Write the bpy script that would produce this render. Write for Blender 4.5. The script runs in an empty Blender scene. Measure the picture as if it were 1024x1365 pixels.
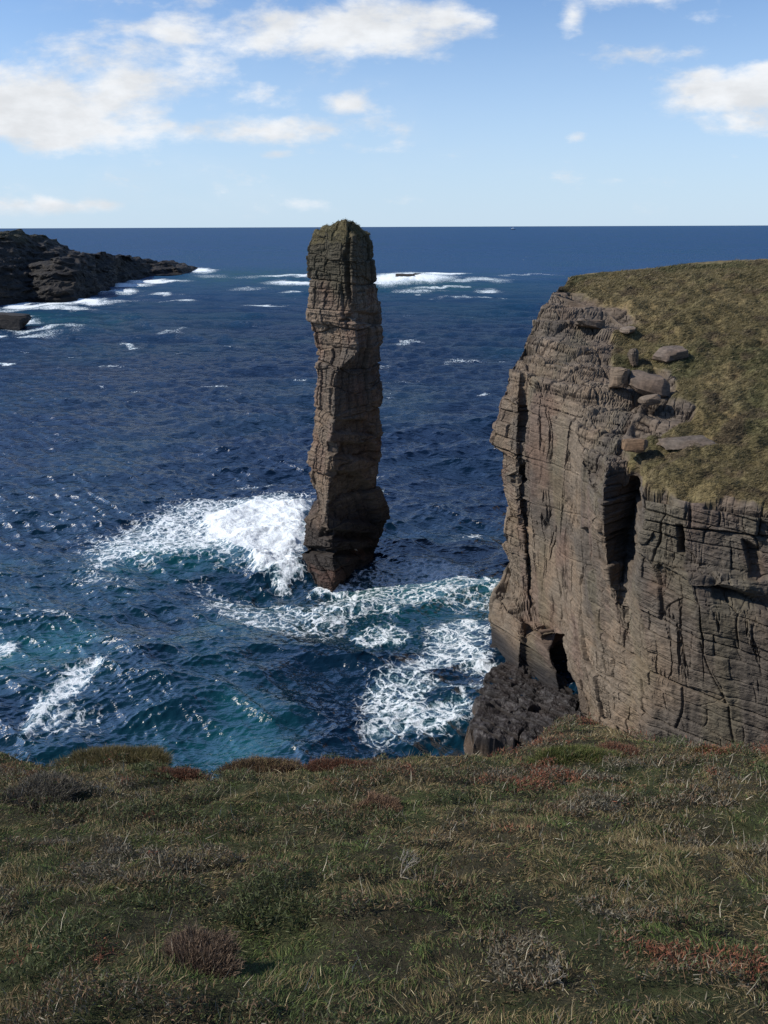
import bpy, math
import numpy as np
from mathutils import Matrix, Vector

rng = np.random.default_rng(11)
S = bpy.context.scene
COL = S.collection

# ------------------------------------------------------------------ camera
H = 33.0; FPX = 1071.0; PW, PH = 1024.0, 1365.0
PIT = math.atan(380.5 / FPX); ROLL = 4.0 / 1024.0
f_ = np.array([0, math.cos(PIT), -math.sin(PIT)])
r0 = np.array([1.0, 0, 0]); u0 = np.array([0, math.sin(PIT), math.cos(PIT)])
r_ = r0 * math.cos(ROLL) - u0 * math.sin(ROLL)
u_ = u0 * math.cos(ROLL) + r0 * math.sin(ROLL)

cam = bpy.data.cameras.new('camera'); co = bpy.data.objects.new('camera', cam); COL.objects.link(co)
cam.sensor_fit = 'VERTICAL'; cam.sensor_height = 24.0; cam.lens = 24.0 * FPX / PH
cam.clip_start = 0.05; cam.clip_end = 200000
m = Matrix(((r_[0], u_[0], -f_[0], 0), (r_[1], u_[1], -f_[1], 0), (r_[2], u_[2], -f_[2], H), (0, 0, 0, 1)))
co.matrix_world = m; S.camera = co

def ray(u, v):
    return f_ + (u - PW / 2) / FPX * r_ + (PH / 2 - v) / FPX * u_
def P(u, v, Y):
    d = ray(u, v); d = d * (Y / d[1]); return np.array([d[0], d[1], d[2] + H])
def sea_at(u, v):
    d = ray(u, v); k = -H / d[2]; return np.array([d[0] * k, d[1] * k])
def Wx(u, z, Y):
    a = (np.asarray(u, float) - PW / 2) / FPX
    dep = Y * f_[1] + (z - H) * f_[2]
    return (a * dep - Y * r_[1] - (z - H) * r_[2]) / r_[0]
def to_px(X, Y, Z):
    q = np.stack([X, Y, Z - H], -1)
    d = q @ f_
    return PW / 2 + FPX * (q @ r_) / d, PH / 2 - FPX * (q @ u_) / d

# ------------------------------------------------------------------ noise
def hsh(i, j, k, s=0):
    i = np.asarray(i).astype(np.int64); j = np.asarray(j).astype(np.int64); k = np.asarray(k).astype(np.int64)
    n = (i * 374761393 + j * 668265263 + k * 2147483647 % 4294967291 + k * 1274126177 + s * 974634777) & 0xFFFFFFFF
    n = ((n ^ (n >> 13)) * 1274126177) & 0xFFFFFFFF
    n = ((n ^ (n >> 15)) * 2246822519) & 0xFFFFFFFF
    n = n ^ (n >> 16)
    return n.astype(np.float64) / 4294967295.0
def vn(x, y, z=0.0, s=0):
    x, y, z = np.broadcast_arrays(np.asarray(x, float), np.asarray(y, float), np.asarray(z, float))
    flat = (z.size > 0 and not np.any(z))
    xi = np.floor(x); yi = np.floor(y); zi = np.floor(z)
    fx = x - xi; fy = y - yi; fz = z - zi
    fx = fx * fx * fx * (fx * (fx * 6 - 15) + 10); fy = fy * fy * fy * (fy * (fy * 6 - 15) + 10); fz = fz * fz * (3 - 2 * fz)
    def lay(k):
        a = hsh(xi, yi, k, s); b = hsh(xi + 1, yi, k, s); c = hsh(xi, yi + 1, k, s); d = hsh(xi + 1, yi + 1, k, s)
        return (a + (b - a) * fx) * (1 - fy) + (c + (d - c) * fx) * fy
    o = lay(zi)
    if not flat: o = o + (lay(zi + 1) - o) * fz
    return o * 2 - 1
def fbm(x, y, z=0.0, s=0, o=4, g=0.5):
    t = 0; a = 1; n = 0
    x = np.asarray(x, float); y = np.asarray(y, float); z = np.asarray(z, float)
    for k in range(o):
        t = t + a * vn(x, y, z, s + k * 17); n += a; a *= g
        x = x * 2.03 + 3.1; y = y * 2.03 + 1.7; z = z * 2.03
    return t / n
def sm(a, b, x):
    t = np.clip((x - a) / (b - a), 0, 1); return t * t * (3 - 2 * t)
def cells(a, b, wa, wb, s):
    """irregular brick-like cells: random value, distance to bedding plane, distance to joint"""
    r = b / wb + 0.45 * vn(a / (wa * 3.1), b / (wb * 2.3), 0, s) + 0.6 * vn(b / (wb * 3.7), 0.5, 0, s + 5)
    ir = np.floor(r); fr = r - ir
    w = wa * (0.55 + 1.0 * hsh(ir, 3, 1, s))
    c = a / w + hsh(ir, 5, 2, s) * 13 + 0.3 * vn(a / w * 0.8, r * 0.7, 0, s + 9)
    ic = np.floor(c); fc = c - ic
    return hsh(ir, ic, 7, s), np.minimum(fr, 1 - fr) * wb, np.minimum(fc, 1 - fc) * w, hsh(ir, 1, 1, s)
def blocks(a, b, s, A=(0.7, 0.35, 0.14, 0.05), sz=((4.5, 2.2), (2.0, 0.85), (1.2, 0.30), (0.8, 0.11)), crack=1.0, rvw=.6):
    D = 0; tint = 0
    for n, (am, (wa, wb)) in enumerate(zip(A, sz)):
        v, eb, ea, rv = cells(a, b, wa, wb, s + n * 31)
        e = np.minimum(eb, ea)
        D = D + am * ((v - 0.5) * 0.8 + (rv - 0.5) * rvw) - crack * am * 0.5 * np.exp(-(e / (0.03 + 0.012 * wb)) ** 2)
        if n in (1, 2): tint = tint + (v - 0.5) * 0.5
    return D, tint

# ------------------------------------------------------------------ mesh helpers
def mesh_from(name, V, F, mat, smooth=True, col=None, attrs=None):
    """V (n,3), F (m,4) int"""
    me = bpy.data.meshes.new(name)
    n = len(V); mF = len(F); k = F.shape[1]
    me.vertices.add(n); me.loops.add(mF * k); me.polygons.add(mF)
    me.vertices.foreach_set('co', np.ascontiguousarray(V, np.float32).ravel())
    me.loops.foreach_set('vertex_index', np.ascontiguousarray(F, np.int32).ravel())
    me.polygons.foreach_set('loop_start', np.arange(0, mF * k, k, dtype=np.int32))
    me.polygons.foreach_set('loop_total', np.full(mF, k, np.int32))
    me.polygons.foreach_set('use_smooth', np.full(mF, smooth, bool))
    if col is not None:
        c = np.ones((n, 4), np.float32); c[:, :3] = np.clip(col, 0, 1)
        a = me.color_attributes.new('tint', 'FLOAT_COLOR', 'POINT'); a.data.foreach_set('color', c.ravel())
    for kx, vx in (attrs or {}).items():
        a = me.attributes.new(kx, 'FLOAT', 'POINT'); a.data.foreach_set('value', np.ascontiguousarray(vx, np.float32).ravel())
    me.update(); me.validate()
    o = bpy.data.objects.new(name, me); COL.objects.link(o)
    if mat: me.materials.append(mat)
    return o
def grid_faces(n, m_, wrap=False):
    i = np.arange(n - 1)[:, None]; j = np.arange(m_ if wrap else m_ - 1)[None, :]
    j2 = (j + 1) % m_
    return np.stack([i * m_ + j, i * m_ + j2, (i + 1) * m_ + j2, (i + 1) * m_ + j], -1).reshape(-1, 4)
def grid(name, G, mat, smooth=True, col=None, attrs=None, wrap=False, flip=False):
    n, m_ = G.shape[:2]; F = grid_faces(n, m_, wrap)
    if flip: F = F[:, ::-1]
    return mesh_from(name, G.reshape(-1, 3), F, mat, smooth, None if col is None else col.reshape(-1, 3), attrs)
def normals(G, wrap=False):
    if wrap:
        du = np.roll(G, -1, 1) - np.roll(G, 1, 1)
    else:
        du = np.gradient(G, axis=1)
    dv = np.gradient(G, axis=0)
    n = np.cross(du, dv); return n / (np.linalg.norm(n, axis=-1, keepdims=True) + 1e-9)
def blur(A, k, axis):
    if k < 1: return A
    ker = np.hanning(2 * k + 3)[1:-1]; ker /= ker.sum()
    p = [(0, 0)] * A.ndim; p[axis] = (k, k); B = np.pad(A, p, 'edge')
    o = 0
    for t in range(2 * k + 1):
        sl = [slice(None)] * A.ndim; sl[axis] = slice(t, t + A.shape[axis]); o = o + ker[t] * B[tuple(sl)]
    return o
def tag(o, label=None, cat=None, group=None, kind=None):
    if label: o['label'] = label
    if cat: o['category'] = cat
    if group: o['group'] = group
    if kind: o['kind'] = kind
    return o
def inpoly(u, v, pts):
    ins = np.zeros(u.shape, bool); n = len(pts)
    for i in range(n):
        x1, y1 = pts[i]; x2, y2 = pts[(i + 1) % n]
        c = ((y1 > v) != (y2 > v)) & (u < (x2 - x1) * (v - y1) / (y2 - y1 + 1e-12) + x1)
        ins ^= c
    return ins
def polydist(u, v, pts):
    """signed distance in px, positive inside"""
    d = np.full(u.shape, 1e9); n = len(pts)
    for i in range(n):
        a = np.array(pts[i], float); b = np.array(pts[(i + 1) % n], float); ab = b - a
        t = np.clip(((u - a[0]) * ab[0] + (v - a[1]) * ab[1]) / (ab @ ab), 0, 1)
        d = np.minimum(d, np.hypot(u - a[0] - t * ab[0], v - a[1] - t * ab[1]))
    return np.where(inpoly(u, v, pts), d, -d)

# ------------------------------------------------------------------ materials
class NT:
    def __init__(s, name, world=None):
        if world: s.m = world
        else:
            s.m = bpy.data.materials.new(name)
        s.m.use_nodes = True; s.t = s.m.node_tree; s.t.nodes.clear()
    def n(s, ty, **kw):
        x = s.t.nodes.new(ty)
        for k, v in kw.items():
            if k == 'i':
                for a, b in v.items():
                    if hasattr(b, 'is_output') : s.t.links.new(b, x.inputs[a])
                    else: x.inputs[a].default_value = b
            else: setattr(x, k, v)
        return x
    def math(s, op, a, b=0.0, c=None, clamp=False):
        x = s.n('ShaderNodeMath', operation=op, use_clamp=clamp)
        for k, v in enumerate((a, b, c)):
            if v is None: continue
            if hasattr(v, 'is_output'): s.t.links.new(v, x.inputs[k])
            else: x.inputs[k].default_value = v
        return x.outputs[0]
    def smooth(s, v, a, b, c=0.0, d=1.0):
        x = s.n('ShaderNodeMapRange', interpolation_type='SMOOTHSTEP')
        s.t.links.new(v, x.inputs[0])
        for k, q in enumerate((a, b, c, d)):
            if hasattr(q, 'is_output'): s.t.links.new(q, x.inputs[k + 1])
            else: x.inputs[k + 1].default_value = q
        return x.outputs[0]
    def mix(s, f, a, b, ty='RGBA', blend='MIX'):
        x = s.n('ShaderNodeMix', data_type=ty, blend_type=blend)
        ia, ib = (6, 7) if ty == 'RGBA' else (2, 3)
        for k, v in ((0, f), (ia, a), (ib, b)):
            if hasattr(v, 'is_output'): s.t.links.new(v, x.inputs[k])
            else: x.inputs[k].default_value = (tuple(v) + (1,)) if isinstance(v, (tuple, list)) and len(v) == 3 else v
        return x.outputs[2 if ty == 'RGBA' else 0]
    def vmap(s, v, sc):
        x = s.n('ShaderNodeVectorMath', operation='MULTIPLY', i={0: v, 1: sc}); return x.outputs[0]
    def noise(s, v, scale, detail=5, rough=0.55, out=0, dist=0.0):
        x = s.n('ShaderNodeTexNoise', i={'Vector': v, 'Scale': scale, 'Detail': detail, 'Roughness': rough, 'Distortion': dist}); return x.outputs[out]
    def link(s, a, b): s.t.links.new(a, b)

def rock_mat(name, fine=1.0, bump=0.06, rough=0.85, strata=(1, 1, 7)):
    t = NT(name); g = t.n('ShaderNodeTexCoord').outputs['Object']
    c = t.n('ShaderNodeAttribute', attribute_name='tint').outputs['Color']
    gs = t.vmap(g, strata)
    n1 = t.noise(gs, 1.1 * fine, 8, 0.65); n2 = t.noise(g, 5.0 * fine, 8, 0.7); n3 = t.noise(g, 0.35 * fine, 4)
    k = t.math('ADD', t.smooth(n1, 0.3, 0.7, 0.72, 1.22), t.smooth(n2, 0.3, 0.7, -0.22, 0.22))
    col = t.mix(1.0, c, k, blend='MULTIPLY')
    warm = t.mix(t.smooth(n3, 0.4, 0.65), (1.0, 1.0, 1.0), (1.07, 0.99, 0.92))
    col = t.mix(1.0, col, warm, blend='MULTIPLY')
    lich = t.smooth(t.noise(g, 9.0 * fine, 6, 0.7), 0.6, 0.72, 0, 0.35)
    col = t.mix(lich, col, t.mix(1.0, col, (1.5, 1.5, 1.35), blend='MULTIPLY'))
    h = t.math('ADD', t.math('MULTIPLY', n1, 1.0), t.math('MULTIPLY', n2, 0.7))
    b = t.n('ShaderNodeBump', i={'Strength': 0.9, 'Distance': bump, 'Height': h})
    p = t.n('ShaderNodeBsdfPrincipled', i={'Base Color': col, 'Roughness': rough, 'Normal': b.outputs[0], 'Specular IOR Level': 0.25})
    o = t.n('ShaderNodeOutputMaterial', i={0: p.outputs[0]})
    return t.m
def leaf_mat(name):
    t = NT(name); c = t.n('ShaderNodeAttribute', attribute_name='tint').outputs['Color']
    p = t.n('ShaderNodeBsdfPrincipled', i={'Base Color': c, 'Roughness': 0.65, 'Specular IOR Level': 0.2})
    tr = t.n('ShaderNodeBsdfTranslucent', i={'Color': c})
    mx = t.n('ShaderNodeMixShader', i={0: 0.22, 1: p.outputs[0], 2: tr.outputs[0]})
    t.n('ShaderNodeOutputMaterial', i={0: mx.outputs[0]})
    return t.m
def ground_mat(name, sc=1.0):
    t = NT(name); g = t.n('ShaderNodeTexCoord').outputs['Object']
    c = t.n('ShaderNodeAttribute', attribute_name='tint').outputs['Color']
    n1 = t.noise(g, 2.5 * sc, 8, 0.7); n2 = t.noise(g, 14 * sc, 6, 0.75)
    k = t.math('ADD', t.smooth(n1, 0.3, 0.7, 0.65, 1.3), t.smooth(n2, 0.3, 0.7, -0.3, 0.3))
    col = t.mix(1.0, c, k, blend='MULTIPLY')
    h = t.math('ADD', n1, t.math('MULTIPLY', n2, 0.5))
    b = t.n('ShaderNodeBump', i={'Strength': 1.0, 'Distance': 0.12 / sc, 'Height': h})
    p = t.n('ShaderNodeBsdfPrincipled', i={'Base Color': col, 'Roughness': 0.95, 'Normal': b.outputs[0], 'Specular IOR Level': 0.1})
    t.n('ShaderNodeOutputMaterial', i={0: p.outputs[0]})
    return t.m
def plain(name, c, rough=0.5):
    t = NT(name); g = t.n('ShaderNodeTexCoord').outputs['Object']
    k = t.smooth(t.noise(g, 3.0, 4), 0.3, 0.7, 0.88, 1.08)
    p = t.n('ShaderNodeBsdfPrincipled', i={'Base Color': t.mix(1.0, c, k, blend='MULTIPLY'), 'Roughness': rough})
    t.n('ShaderNodeOutputMaterial', i={0: p.outputs[0]}); return t.m

M_rock = rock_mat('sandstone', bump=0.05)
M_stack = rock_mat('stack_sandstone', bump=0.05, strata=(1.2, 1.2, 5))
M_far = rock_mat('dark_shore_rock', 0.25, 0.5, 0.8, (1, 1, 4))
M_wet = rock_mat('wet_rock', 1.2, 0.05, 0.45)
M_leaf = leaf_mat('grass_blade')
M_soil = ground_mat('turf_soil')

# ================================================================== RIGHT CLIFF
ZT = np.array([[20, 19.0], [36, 18.9], [44, 19.0], [48, 19.5], [52, 20.9], [58, 23.0], [66, 25.3], [75, 27.3], [85, 28.5], [100, 29.2], [115, 28.8], [135, 16], [150, -4], [400, -6]])
def Zt(X, Y):
    z = np.interp(Y, ZT[:, 0], ZT[:, 1])
    z = z + sm(20, 60, X) * 1.2 * sm(95, 50, Y) - 2.4 * sm(46, 20, X) * sm(80, 104, Y) - .45 * sm(70, 80, Y) - .5 * sm(60, 75, Y) * sm(22, 14, X) + .5 * fbm(X / 14, Y / 10, 0, 12, 2) * sm(55, 75, Y)
    z = z + 0.35 * fbm(X / 9, Y / 9, 0, 3, 3) + 0.16 * fbm(X / 2.6, Y / 2.6, 0, 8, 3)
    return z
# columns of the wall: (z, u, Y) bottom to rim; strings mark direct plan positions (z, X, Y)
C = []
def colm(rows, tgt, n, direct=False):
    a = np.array(rows, float)
    if not direct:
        X = Wx(a[:, 1], a[:, 0], a[:, 2]); a = np.stack([a[:, 0], X, a[:, 2]], 1)
    C.append((a, tgt, n))
colm([(-3, 27, 122), (26, 27, 122)], (34, 150), 6, True)
colm([(-3, 18, 84), (12, 18, 84), (27.6, 19, 84)], (40, 150), 26, True)
colm([(-3, 656, 58.5), (.3, 656, 59), (2.7, 655, 59), (4.5, 657, 59.5), (5.0, 680, 60), (6, 686, 60), (8.5, 671, 61), (10, 671, 61), (12, 672, 61.5), (14, 664, 62), (15.8, 664, 62), (16.3, 652, 62), (18, 660, 62.5), (20, 668, 63), (22, 676, 64), (22.8, 682, 65), (23.2, 692, 66), (24.3, 704, 69), (25.5, 711, 71.5), (27.2, 737, 75)], (52, 150), 90)
colm([(-3, 685, 54), (.3, 690, 54), (3, 692, 54.5), (4.8, 695, 55.5), (5.2, 700, 58.0), (6, 703, 58.5), (10, 698, 59.2), (12, 692, 59.3), (14, 690, 59.8), (15.2, 690, 59.8), (16.5, 688, 60), (20, 690, 61), (22.3, 693, 62.5), (23.1, 703, 64), (24.2, 720, 67), (25.5, 735, 70), (26.8, 762, 73.5)], (66, 148), 18)
colm([(-3, 698, 54.2), (.3, 700, 54.2), (3, 702, 54.6), (4.9, 704, 55.5), (5.3, 706, 58.6), (6, 707, 58.9), (10, 702, 59.7), (12, 697, 60.0), (14, 695, 60.2), (15.2, 695, 60.3), (16.5, 693, 60.3), (20, 696, 61.4), (22.3, 700, 62.5), (23.1, 710, 64), (24.2, 726, 67), (25.5, 742, 70), (26.7, 768, 73.2)], (68, 147), 40)
colm([(-3, 760, 50.5), (0, 750, 51), (2, 742, 52), (4.5, 722, 53.5), (5, 718, 56), (6.5, 716, 57), (10, 716, 57.8), (14, 711, 58.6), (18, 707, 59), (20, 706, 59.5), (22, 712, 60.5), (23.3, 730, 62.5), (24.2, 750, 65.5), (25, 775, 68.5), (25.8, 812, 71)], (82, 144), 50)
colm([(-3, 770, 56), (1.6, 764, 56), (2.5, 757, 55.5), (3.1, 748, 53.6), (5.0, 738, 54.6), (6.6, 736, 54.8), (8, 736, 55.4), (10, 738, 56.2), (14, 735, 57), (18, 735, 57.3), (20, 737, 57.7), (22, 745, 59), (23, 760, 60.5), (23.6, 780, 62.5), (24.3, 805, 65), (24.9, 835, 67.5)], (96, 140), 60)
colm([(-3, 780, 47.8), (0, 775, 48.5), (3, 767, 50.2), (6, 757, 52.5), (8, 752, 54), (10, 752, 54.6), (14, 757, 55), (18, 762, 55), (19.5, 766, 55.2), (21, 772, 56), (22, 787, 57.5), (22.6, 812, 59.5), (23.2, 842, 61.5)], (112, 132), 70)
colm([(-3, 812, 46), (0, 808, 46.3), (3, 800, 47), (6, 795, 48), (10, 785, 49.5), (14, 780, 50.5), (17, 778, 51), (18, 778, 51.3), (19, 790, 52), (20, 808, 53), (21, 835, 55.5), (22, 868, 58)], (130, 120), 60)
colm([(-3, 845, 43.5), (0, 840, 44), (3, 833, 44.5), (6, 828, 45.2), (10, 818, 46), (14, 806, 47), (16, 804, 47.2), (17.5, 804, 47.5), (18.3, 806, 48), (18.8, 812, 49), (19.2, 820, 50.5), (19.7, 830, 52)], (150, 108), 60)
colm([(-3, 862, 42.7), (0, 856, 43), (5, 848, 43.7), (9, 837, 45.0), (10.6, 829, 46.0), (12, 832, 47.4), (13.5, 839, 48.9), (15, 846, 50.2), (16.6, 850, 50.5), (17.3, 850, 50.0), (17.8, 848, 48.8), (18.4, 850, 48.6), (18.7, 852, 48.9)], (160, 98), 44)
colm([(-3, 885, 41.3), (0, 880, 41.5), (5, 870, 42), (9, 858, 42.8), (11, 848, 43.8), (13, 849, 44.2), (15, 852, 44.5), (17, 856, 44.7), (18, 858, 45), (18.5, 862, 45.6), (18.9, 868, 46.5)], (163, 92), 70)
colm([(-3, 945, 39.5), (0, 942, 39.8), (8, 932, 40.4), (13, 925, 40.8), (14.3, 918, 41.2), (14.8, 914, 42.6), (16.5, 914, 43), (18.1, 914, 43.4), (18.8, 920, 44.4)], (165, 80), 90)
colm([(-3, 1060, 37.5), (0, 1055, 37.8), (8, 1040, 38.4), (12, 1032, 38.9), (13.0, 1030, 39.2), (13.5, 1028, 40.6), (15.5, 1026, 41), (18, 1026, 41.3), (18.8, 1030, 42)], (167, 68), 80)
colm([(-3, 1230, 36), (0, 1230, 36), (12, 1210, 37.5), (13, 1208, 38.5), (18.5, 1205, 39.5), (19, 1205, 40)], (168, 56), 30)
colm([(-3, 52, 33), (19.5, 52, 34)], (170, 45), 12, True)
colm([(-3, 120, 34), (20, 120, 36)], (172, 38), 2, True)
NR = 720
rowst = np.linspace(0, 1, NR)
cols = []
for a, tg, n in C:
    t = (a[:, 0] - a[0, 0]) / (a[-1, 0] - a[0, 0])
    cols.append(np.stack([np.interp(rowst, t, a[:, 1]), np.interp(rowst, t, a[:, 2]), np.interp(rowst, t, a[:, 0])], -1))
cols = np.array(cols); tg = np.array([c[1] for c in C], float)
jj = []
for k in range(len(C) - 1):
    jj += list(k + np.arange(C[k][2]) / C[k][2])
jj.append(len(C) - 1); jj = np.array(jj); k0 = np.minimum(jj.astype(int), len(C) - 2); fr = jj - k0
wall = cols[k0] * (1 - fr)[:, None, None] + cols[k0 + 1] * fr[:, None, None]   # (cols, rows, 3)
tgt = tg[k0] * (1 - fr)[:, None] + tg[k0 + 1] * fr[:, None]
wall = np.transpose(wall, (1, 0, 2))                                            # rows, cols, 3
wall = blur(blur(wall, 3, 0), 2, 1)
NP = 420
pt = (np.exp(np.linspace(0, 1, NP + 1)[1:] * 5.2) - 1) / (math.exp(5.2) - 1)
rim = wall[-1]
top = np.zeros((NP, len(jj), 3))
top[..., :2] = rim[None, :, :2] * (1 - pt[:, None, None]) + tgt[None] * pt[:, None, None]
dd = np.hypot(top[..., 0] - rim[None, :, 0], top[..., 1] - rim[None, :, 1])
zr = Zt(rim[:, 0], rim[:, 1])
top[..., 2] = Zt(top[..., 0], top[..., 1]) + (rim[:, 2] - zr)[None] * np.exp(-dd / 3.0)
G = np.concatenate([wall, top], 0)
iswall = np.zeros(G.shape[:2]); iswall[:NR] = 1
iswall = blur(iswall, 12, 0)
N = normals(G); N = blur(blur(N, 6, 0), 5, 1); N /= np.linalg.norm(N, axis=-1, keepdims=True)
# make the normal point outwards (towards the sea / up)
sgn = np.sign(N[NR // 2, 300, 1] * -1 + N[NR // 2, 300, 0] * -1)
N = N * sgn; FLIP = sgn < 0
uu, vv = to_px(G[..., 0], G[..., 1], G[..., 2])
# --- arc length along the wall
ds = np.hypot(np.diff(wall[NR // 2, :, 0]), np.diff(wall[NR // 2, :, 1])); s_ = np.concatenate([[0], np.cumsum(ds)])
SS = np.broadcast_to(s_[None], G.shape[:2])
ZZ = G[..., 2]
ZB = ZZ - 0.16 * SS * sm(18, 8, ZZ) * 0 + 0.9 * fbm(SS / 14, ZZ / 9, 0, 77, 3) + 0.10 * (G[..., 0] - 12)
# --- rock / turf split on the top
rockpoly = [(640, 560), (736, 386), (775, 392), (800, 402), (835, 415), (852, 436), (815, 447), (800, 470), (812, 486), (842, 500), (868, 487), (905, 505), (893, 535), (930, 540), (925, 560), (880, 585), (836, 592), (838, 615), (820, 640), (828, 662), (860, 668), (905, 684), (945, 672), (1000, 672), (1030, 684), (1300, 700), (1300, 900), (640, 900)]
sd = polydist(uu + 7 * fbm(G[..., 0] / 2.0, G[..., 1] / 2.0, 0, 5, 3), vv + 7 * fbm(G[..., 0] / 2, G[..., 1] / 2, 0, 6, 3), rockpoly)
rock = sm(-3, 3, sd)
far = sm(80, 84, G[..., 1]) * (1 - iswall) + (uu > 1100) * (1 - iswall)
rfr = np.zeros(G.shape[:2]); rfr[:NR] = rowst[:, None]; rfr[NR:] = 1
force = (iswall > .75) & ~((rfr > .972 - .03 * fbm(SS / 1.3, ZZ, 0, 19, 4)) & (uu > 815))
rock = np.clip(np.maximum(rock * (1 - np.clip(far, 0, 1)), force), 0, 1); rock = blur(rock, 1, 0)
topz = np.maximum(1 - iswall, sm(.968, .972, rfr))
# --- amplitude zones on the wall
face = sm(697, 712, uu) * sm(800, 775, uu) * sm(450, 500, vv) * sm(880, 800, vv) * (iswall > .5)
face = blur(blur(face, 4, 0), 4, 1)
lowR = sm(860, 900, uu) * sm(770, 830, vv)
amp = 1 - 0.78 * face - 0.45 * lowR
D, tnt = blocks(SS, ZB, 4, A=(0.85, 0.42, 0.09, 0.025), sz=((5.0, 3.0), (2.4, 1.2), (1.3, 0.36), (0.9, 0.14)))
D2 = 0.26 * fbm(SS / 3.0, ZZ / 3.4, 0, 41, 5, 0.55) + 0.10 * fbm(SS / .5, ZZ / .35, 0, 51, 4, 0.6)
# vertical fissures on the big smooth face
fis = fbm(SS / 0.9 + 0.5 * vn(SS, ZZ / 3, 0, 9), ZZ / 9.0, 0, 61, 4, 0.6)
Df = -0.28 * sm(0.08, 0.0, np.abs(fis)) * sm(-.2, .4, fbm(SS / 3, ZZ / 5, 0, 71, 2)) + 0.16 * fbm(SS / 1.0, ZZ / 6.0, 0, 62, 3)
disp = D * amp * 0.68 + D2 * (0.35 + 0.65 * amp) + Df * (0.3 + 0.9 * face + 0.8 * lowR)
# carved features in the wall: cave, undercut, joint gullies
def carve(poly, depth, soft=4):
    global disp, cav
    q = polydist(uu + 1.6 * vn(SS * 1.3, ZZ * 1.3, 0, 15), vv + 1.6 * vn(SS * 1.3 + 40, ZZ * 1.3, 0, 16), poly)
    w = sm(-soft, soft, q) * (iswall > .5)
    disp = disp - depth * w
carve([(712, 842), (752, 845), (757, 866), (763, 895), (771, 930), (778, 962), (778, 985), (752, 962), (744, 932), (741, 905), (733, 872), (724, 858)], 1.9, 1.3)
carve([(648, 893), (668, 886), (690, 902), (748, 946), (772, 958), (775, 1010), (640, 1010)], 2.2, 3)
carve([(697, 812), (710, 815), (714, 842), (700, 838)], 1.2, 3)
carve([(694, 500), (698, 500), (700, 560), (696, 600), (693, 560)], .5, 3)
carve([(688, 635), (697, 620), (698, 640), (690, 645)], .8, 3)
carve([(775, 705), (781, 705), (783, 760), (779, 760)], 0.6, 3)
carve([(950, 770), (962, 775), (1030, 822), (1030, 832), (955, 800)], 0.5, 5)
carve([(905, 700), (911, 700), (912, 738), (905, 735)], 0.8, 3)
carve([(990, 720), (1010, 735), (1022, 770), (1000, 760)], 0.6, 4)
# slab left of cave: inclined beds
slab = sm(-4, 6, polydist(uu, vv, [(655, 830), (700, 838), (722, 848), (742, 880), (750, 925), (745, 940), (690, 900), (660, 888)])) * (iswall > .5)
Ds, ts = blocks(uu * 0.052 * 0.82 - vv * 0.052 * 0.57, vv * 0.052 * 0.82 + uu * 0.052 * -0.57, 90, A=(0.12, 0.35, 0.1, 0.03), sz=((4, 2), (1.4, 0.75), (0.6, 0.3), (0.3, 0.12)))
disp = disp * (1 - slab) + (Ds * 0.9 + 0.1 * D2) * slab + -2.2 * 0 * slab
wmask = np.clip(iswall, 0, 1)
tilt = blur(blur(sm(.22, .55, N[..., 2]) * (iswall > .5), 5, 0), 5, 1)
carv = np.zeros_like(disp)
off = N * (disp * wmask * (1 - .75 * tilt))[..., None]
# --- terraces on the rocky top
zz = G[..., 2]
dipz = zz + 0.06 * (G[..., 0] - 14) + 0.25 * fbm(G[..., 0] / 4, G[..., 1] / 4, 0, 33, 3)
def terr(z, st, s):
    q = z / st; i = np.floor(q); f = q - i
    return (i + sm(0.45, 0.97, f)) * st
tv = terr(dipz, 1.05, 1) - dipz
tv2 = terr(dipz * 1.0 + 3, 0.36, 2) - dipz - 3
bv, eb, ea, rv = cells(G[..., 0] + 0.4 * G[..., 1], G[..., 1] * 0.9 - 0.3 * G[..., 0], 3.0, 2.2, 123)
bv2, eb2, ea2, rv2 = cells(G[..., 0] - 0.3 * G[..., 1], G[..., 1] + 0.3 * G[..., 0], 0.8, 0.6, 173)
tz = tv * 1.2 + tv2 * 0.0 + 0.6 * (bv - 0.5) - 0.3 * np.exp(-(np.minimum(eb, ea) / 0.09) ** 2) + 0.05 * (bv2 - .5) - .1 * np.exp(-(np.minimum(eb2, ea2) / 0.05) ** 2) + 0.04 * fbm(G[..., 0] / .5, G[..., 1] / .5, 0, 66, 4)
rz = rock * topz * sm(0.0, 1.0, np.concatenate([np.zeros((NR, len(jj))), dd], 0))
off[..., 2] += tz * np.maximum(rz, tilt * rock * .9)
shelf = np.maximum(rz, tilt * rock)
zq = zz + off[..., 2]
Dq, tq_ = blocks(G[..., 0] * .6 + G[..., 1] * .8, zq + .05 * G[..., 0] + .15 * vn(G[..., 0] / 3, G[..., 1] / 3, 0, 29), 700, A=(.32, .18), sz=((3.6, 1.05), (1.9, .52)))
off = off + N * (shelf * (.8 * Dq + .14 * fbm(G[..., 0] / 1.2, G[..., 1] / 1.2, zq / .7, 68, 4)))[..., None]
# --- turf hummocks
turf = (1 - rock) * topz
hum = np.abs(fbm(G[..., 0] / 1.7, G[..., 1] / 1.7, 0, 81, 4))
off[..., 2] += turf * (0.40 * hum + 1.0 * (np.abs(fbm(G[..., 0] / 3.4, G[..., 1] / 2.4, 0, 85, 3)) - .25) * sm(100, 70, G[..., 1]) + 0.02 + 0.12 * fbm(G[..., 0] / .45, G[..., 1] / .45, 0, 91, 3)) * sm(130, 90, G[..., 1])
GC = G + off
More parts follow.
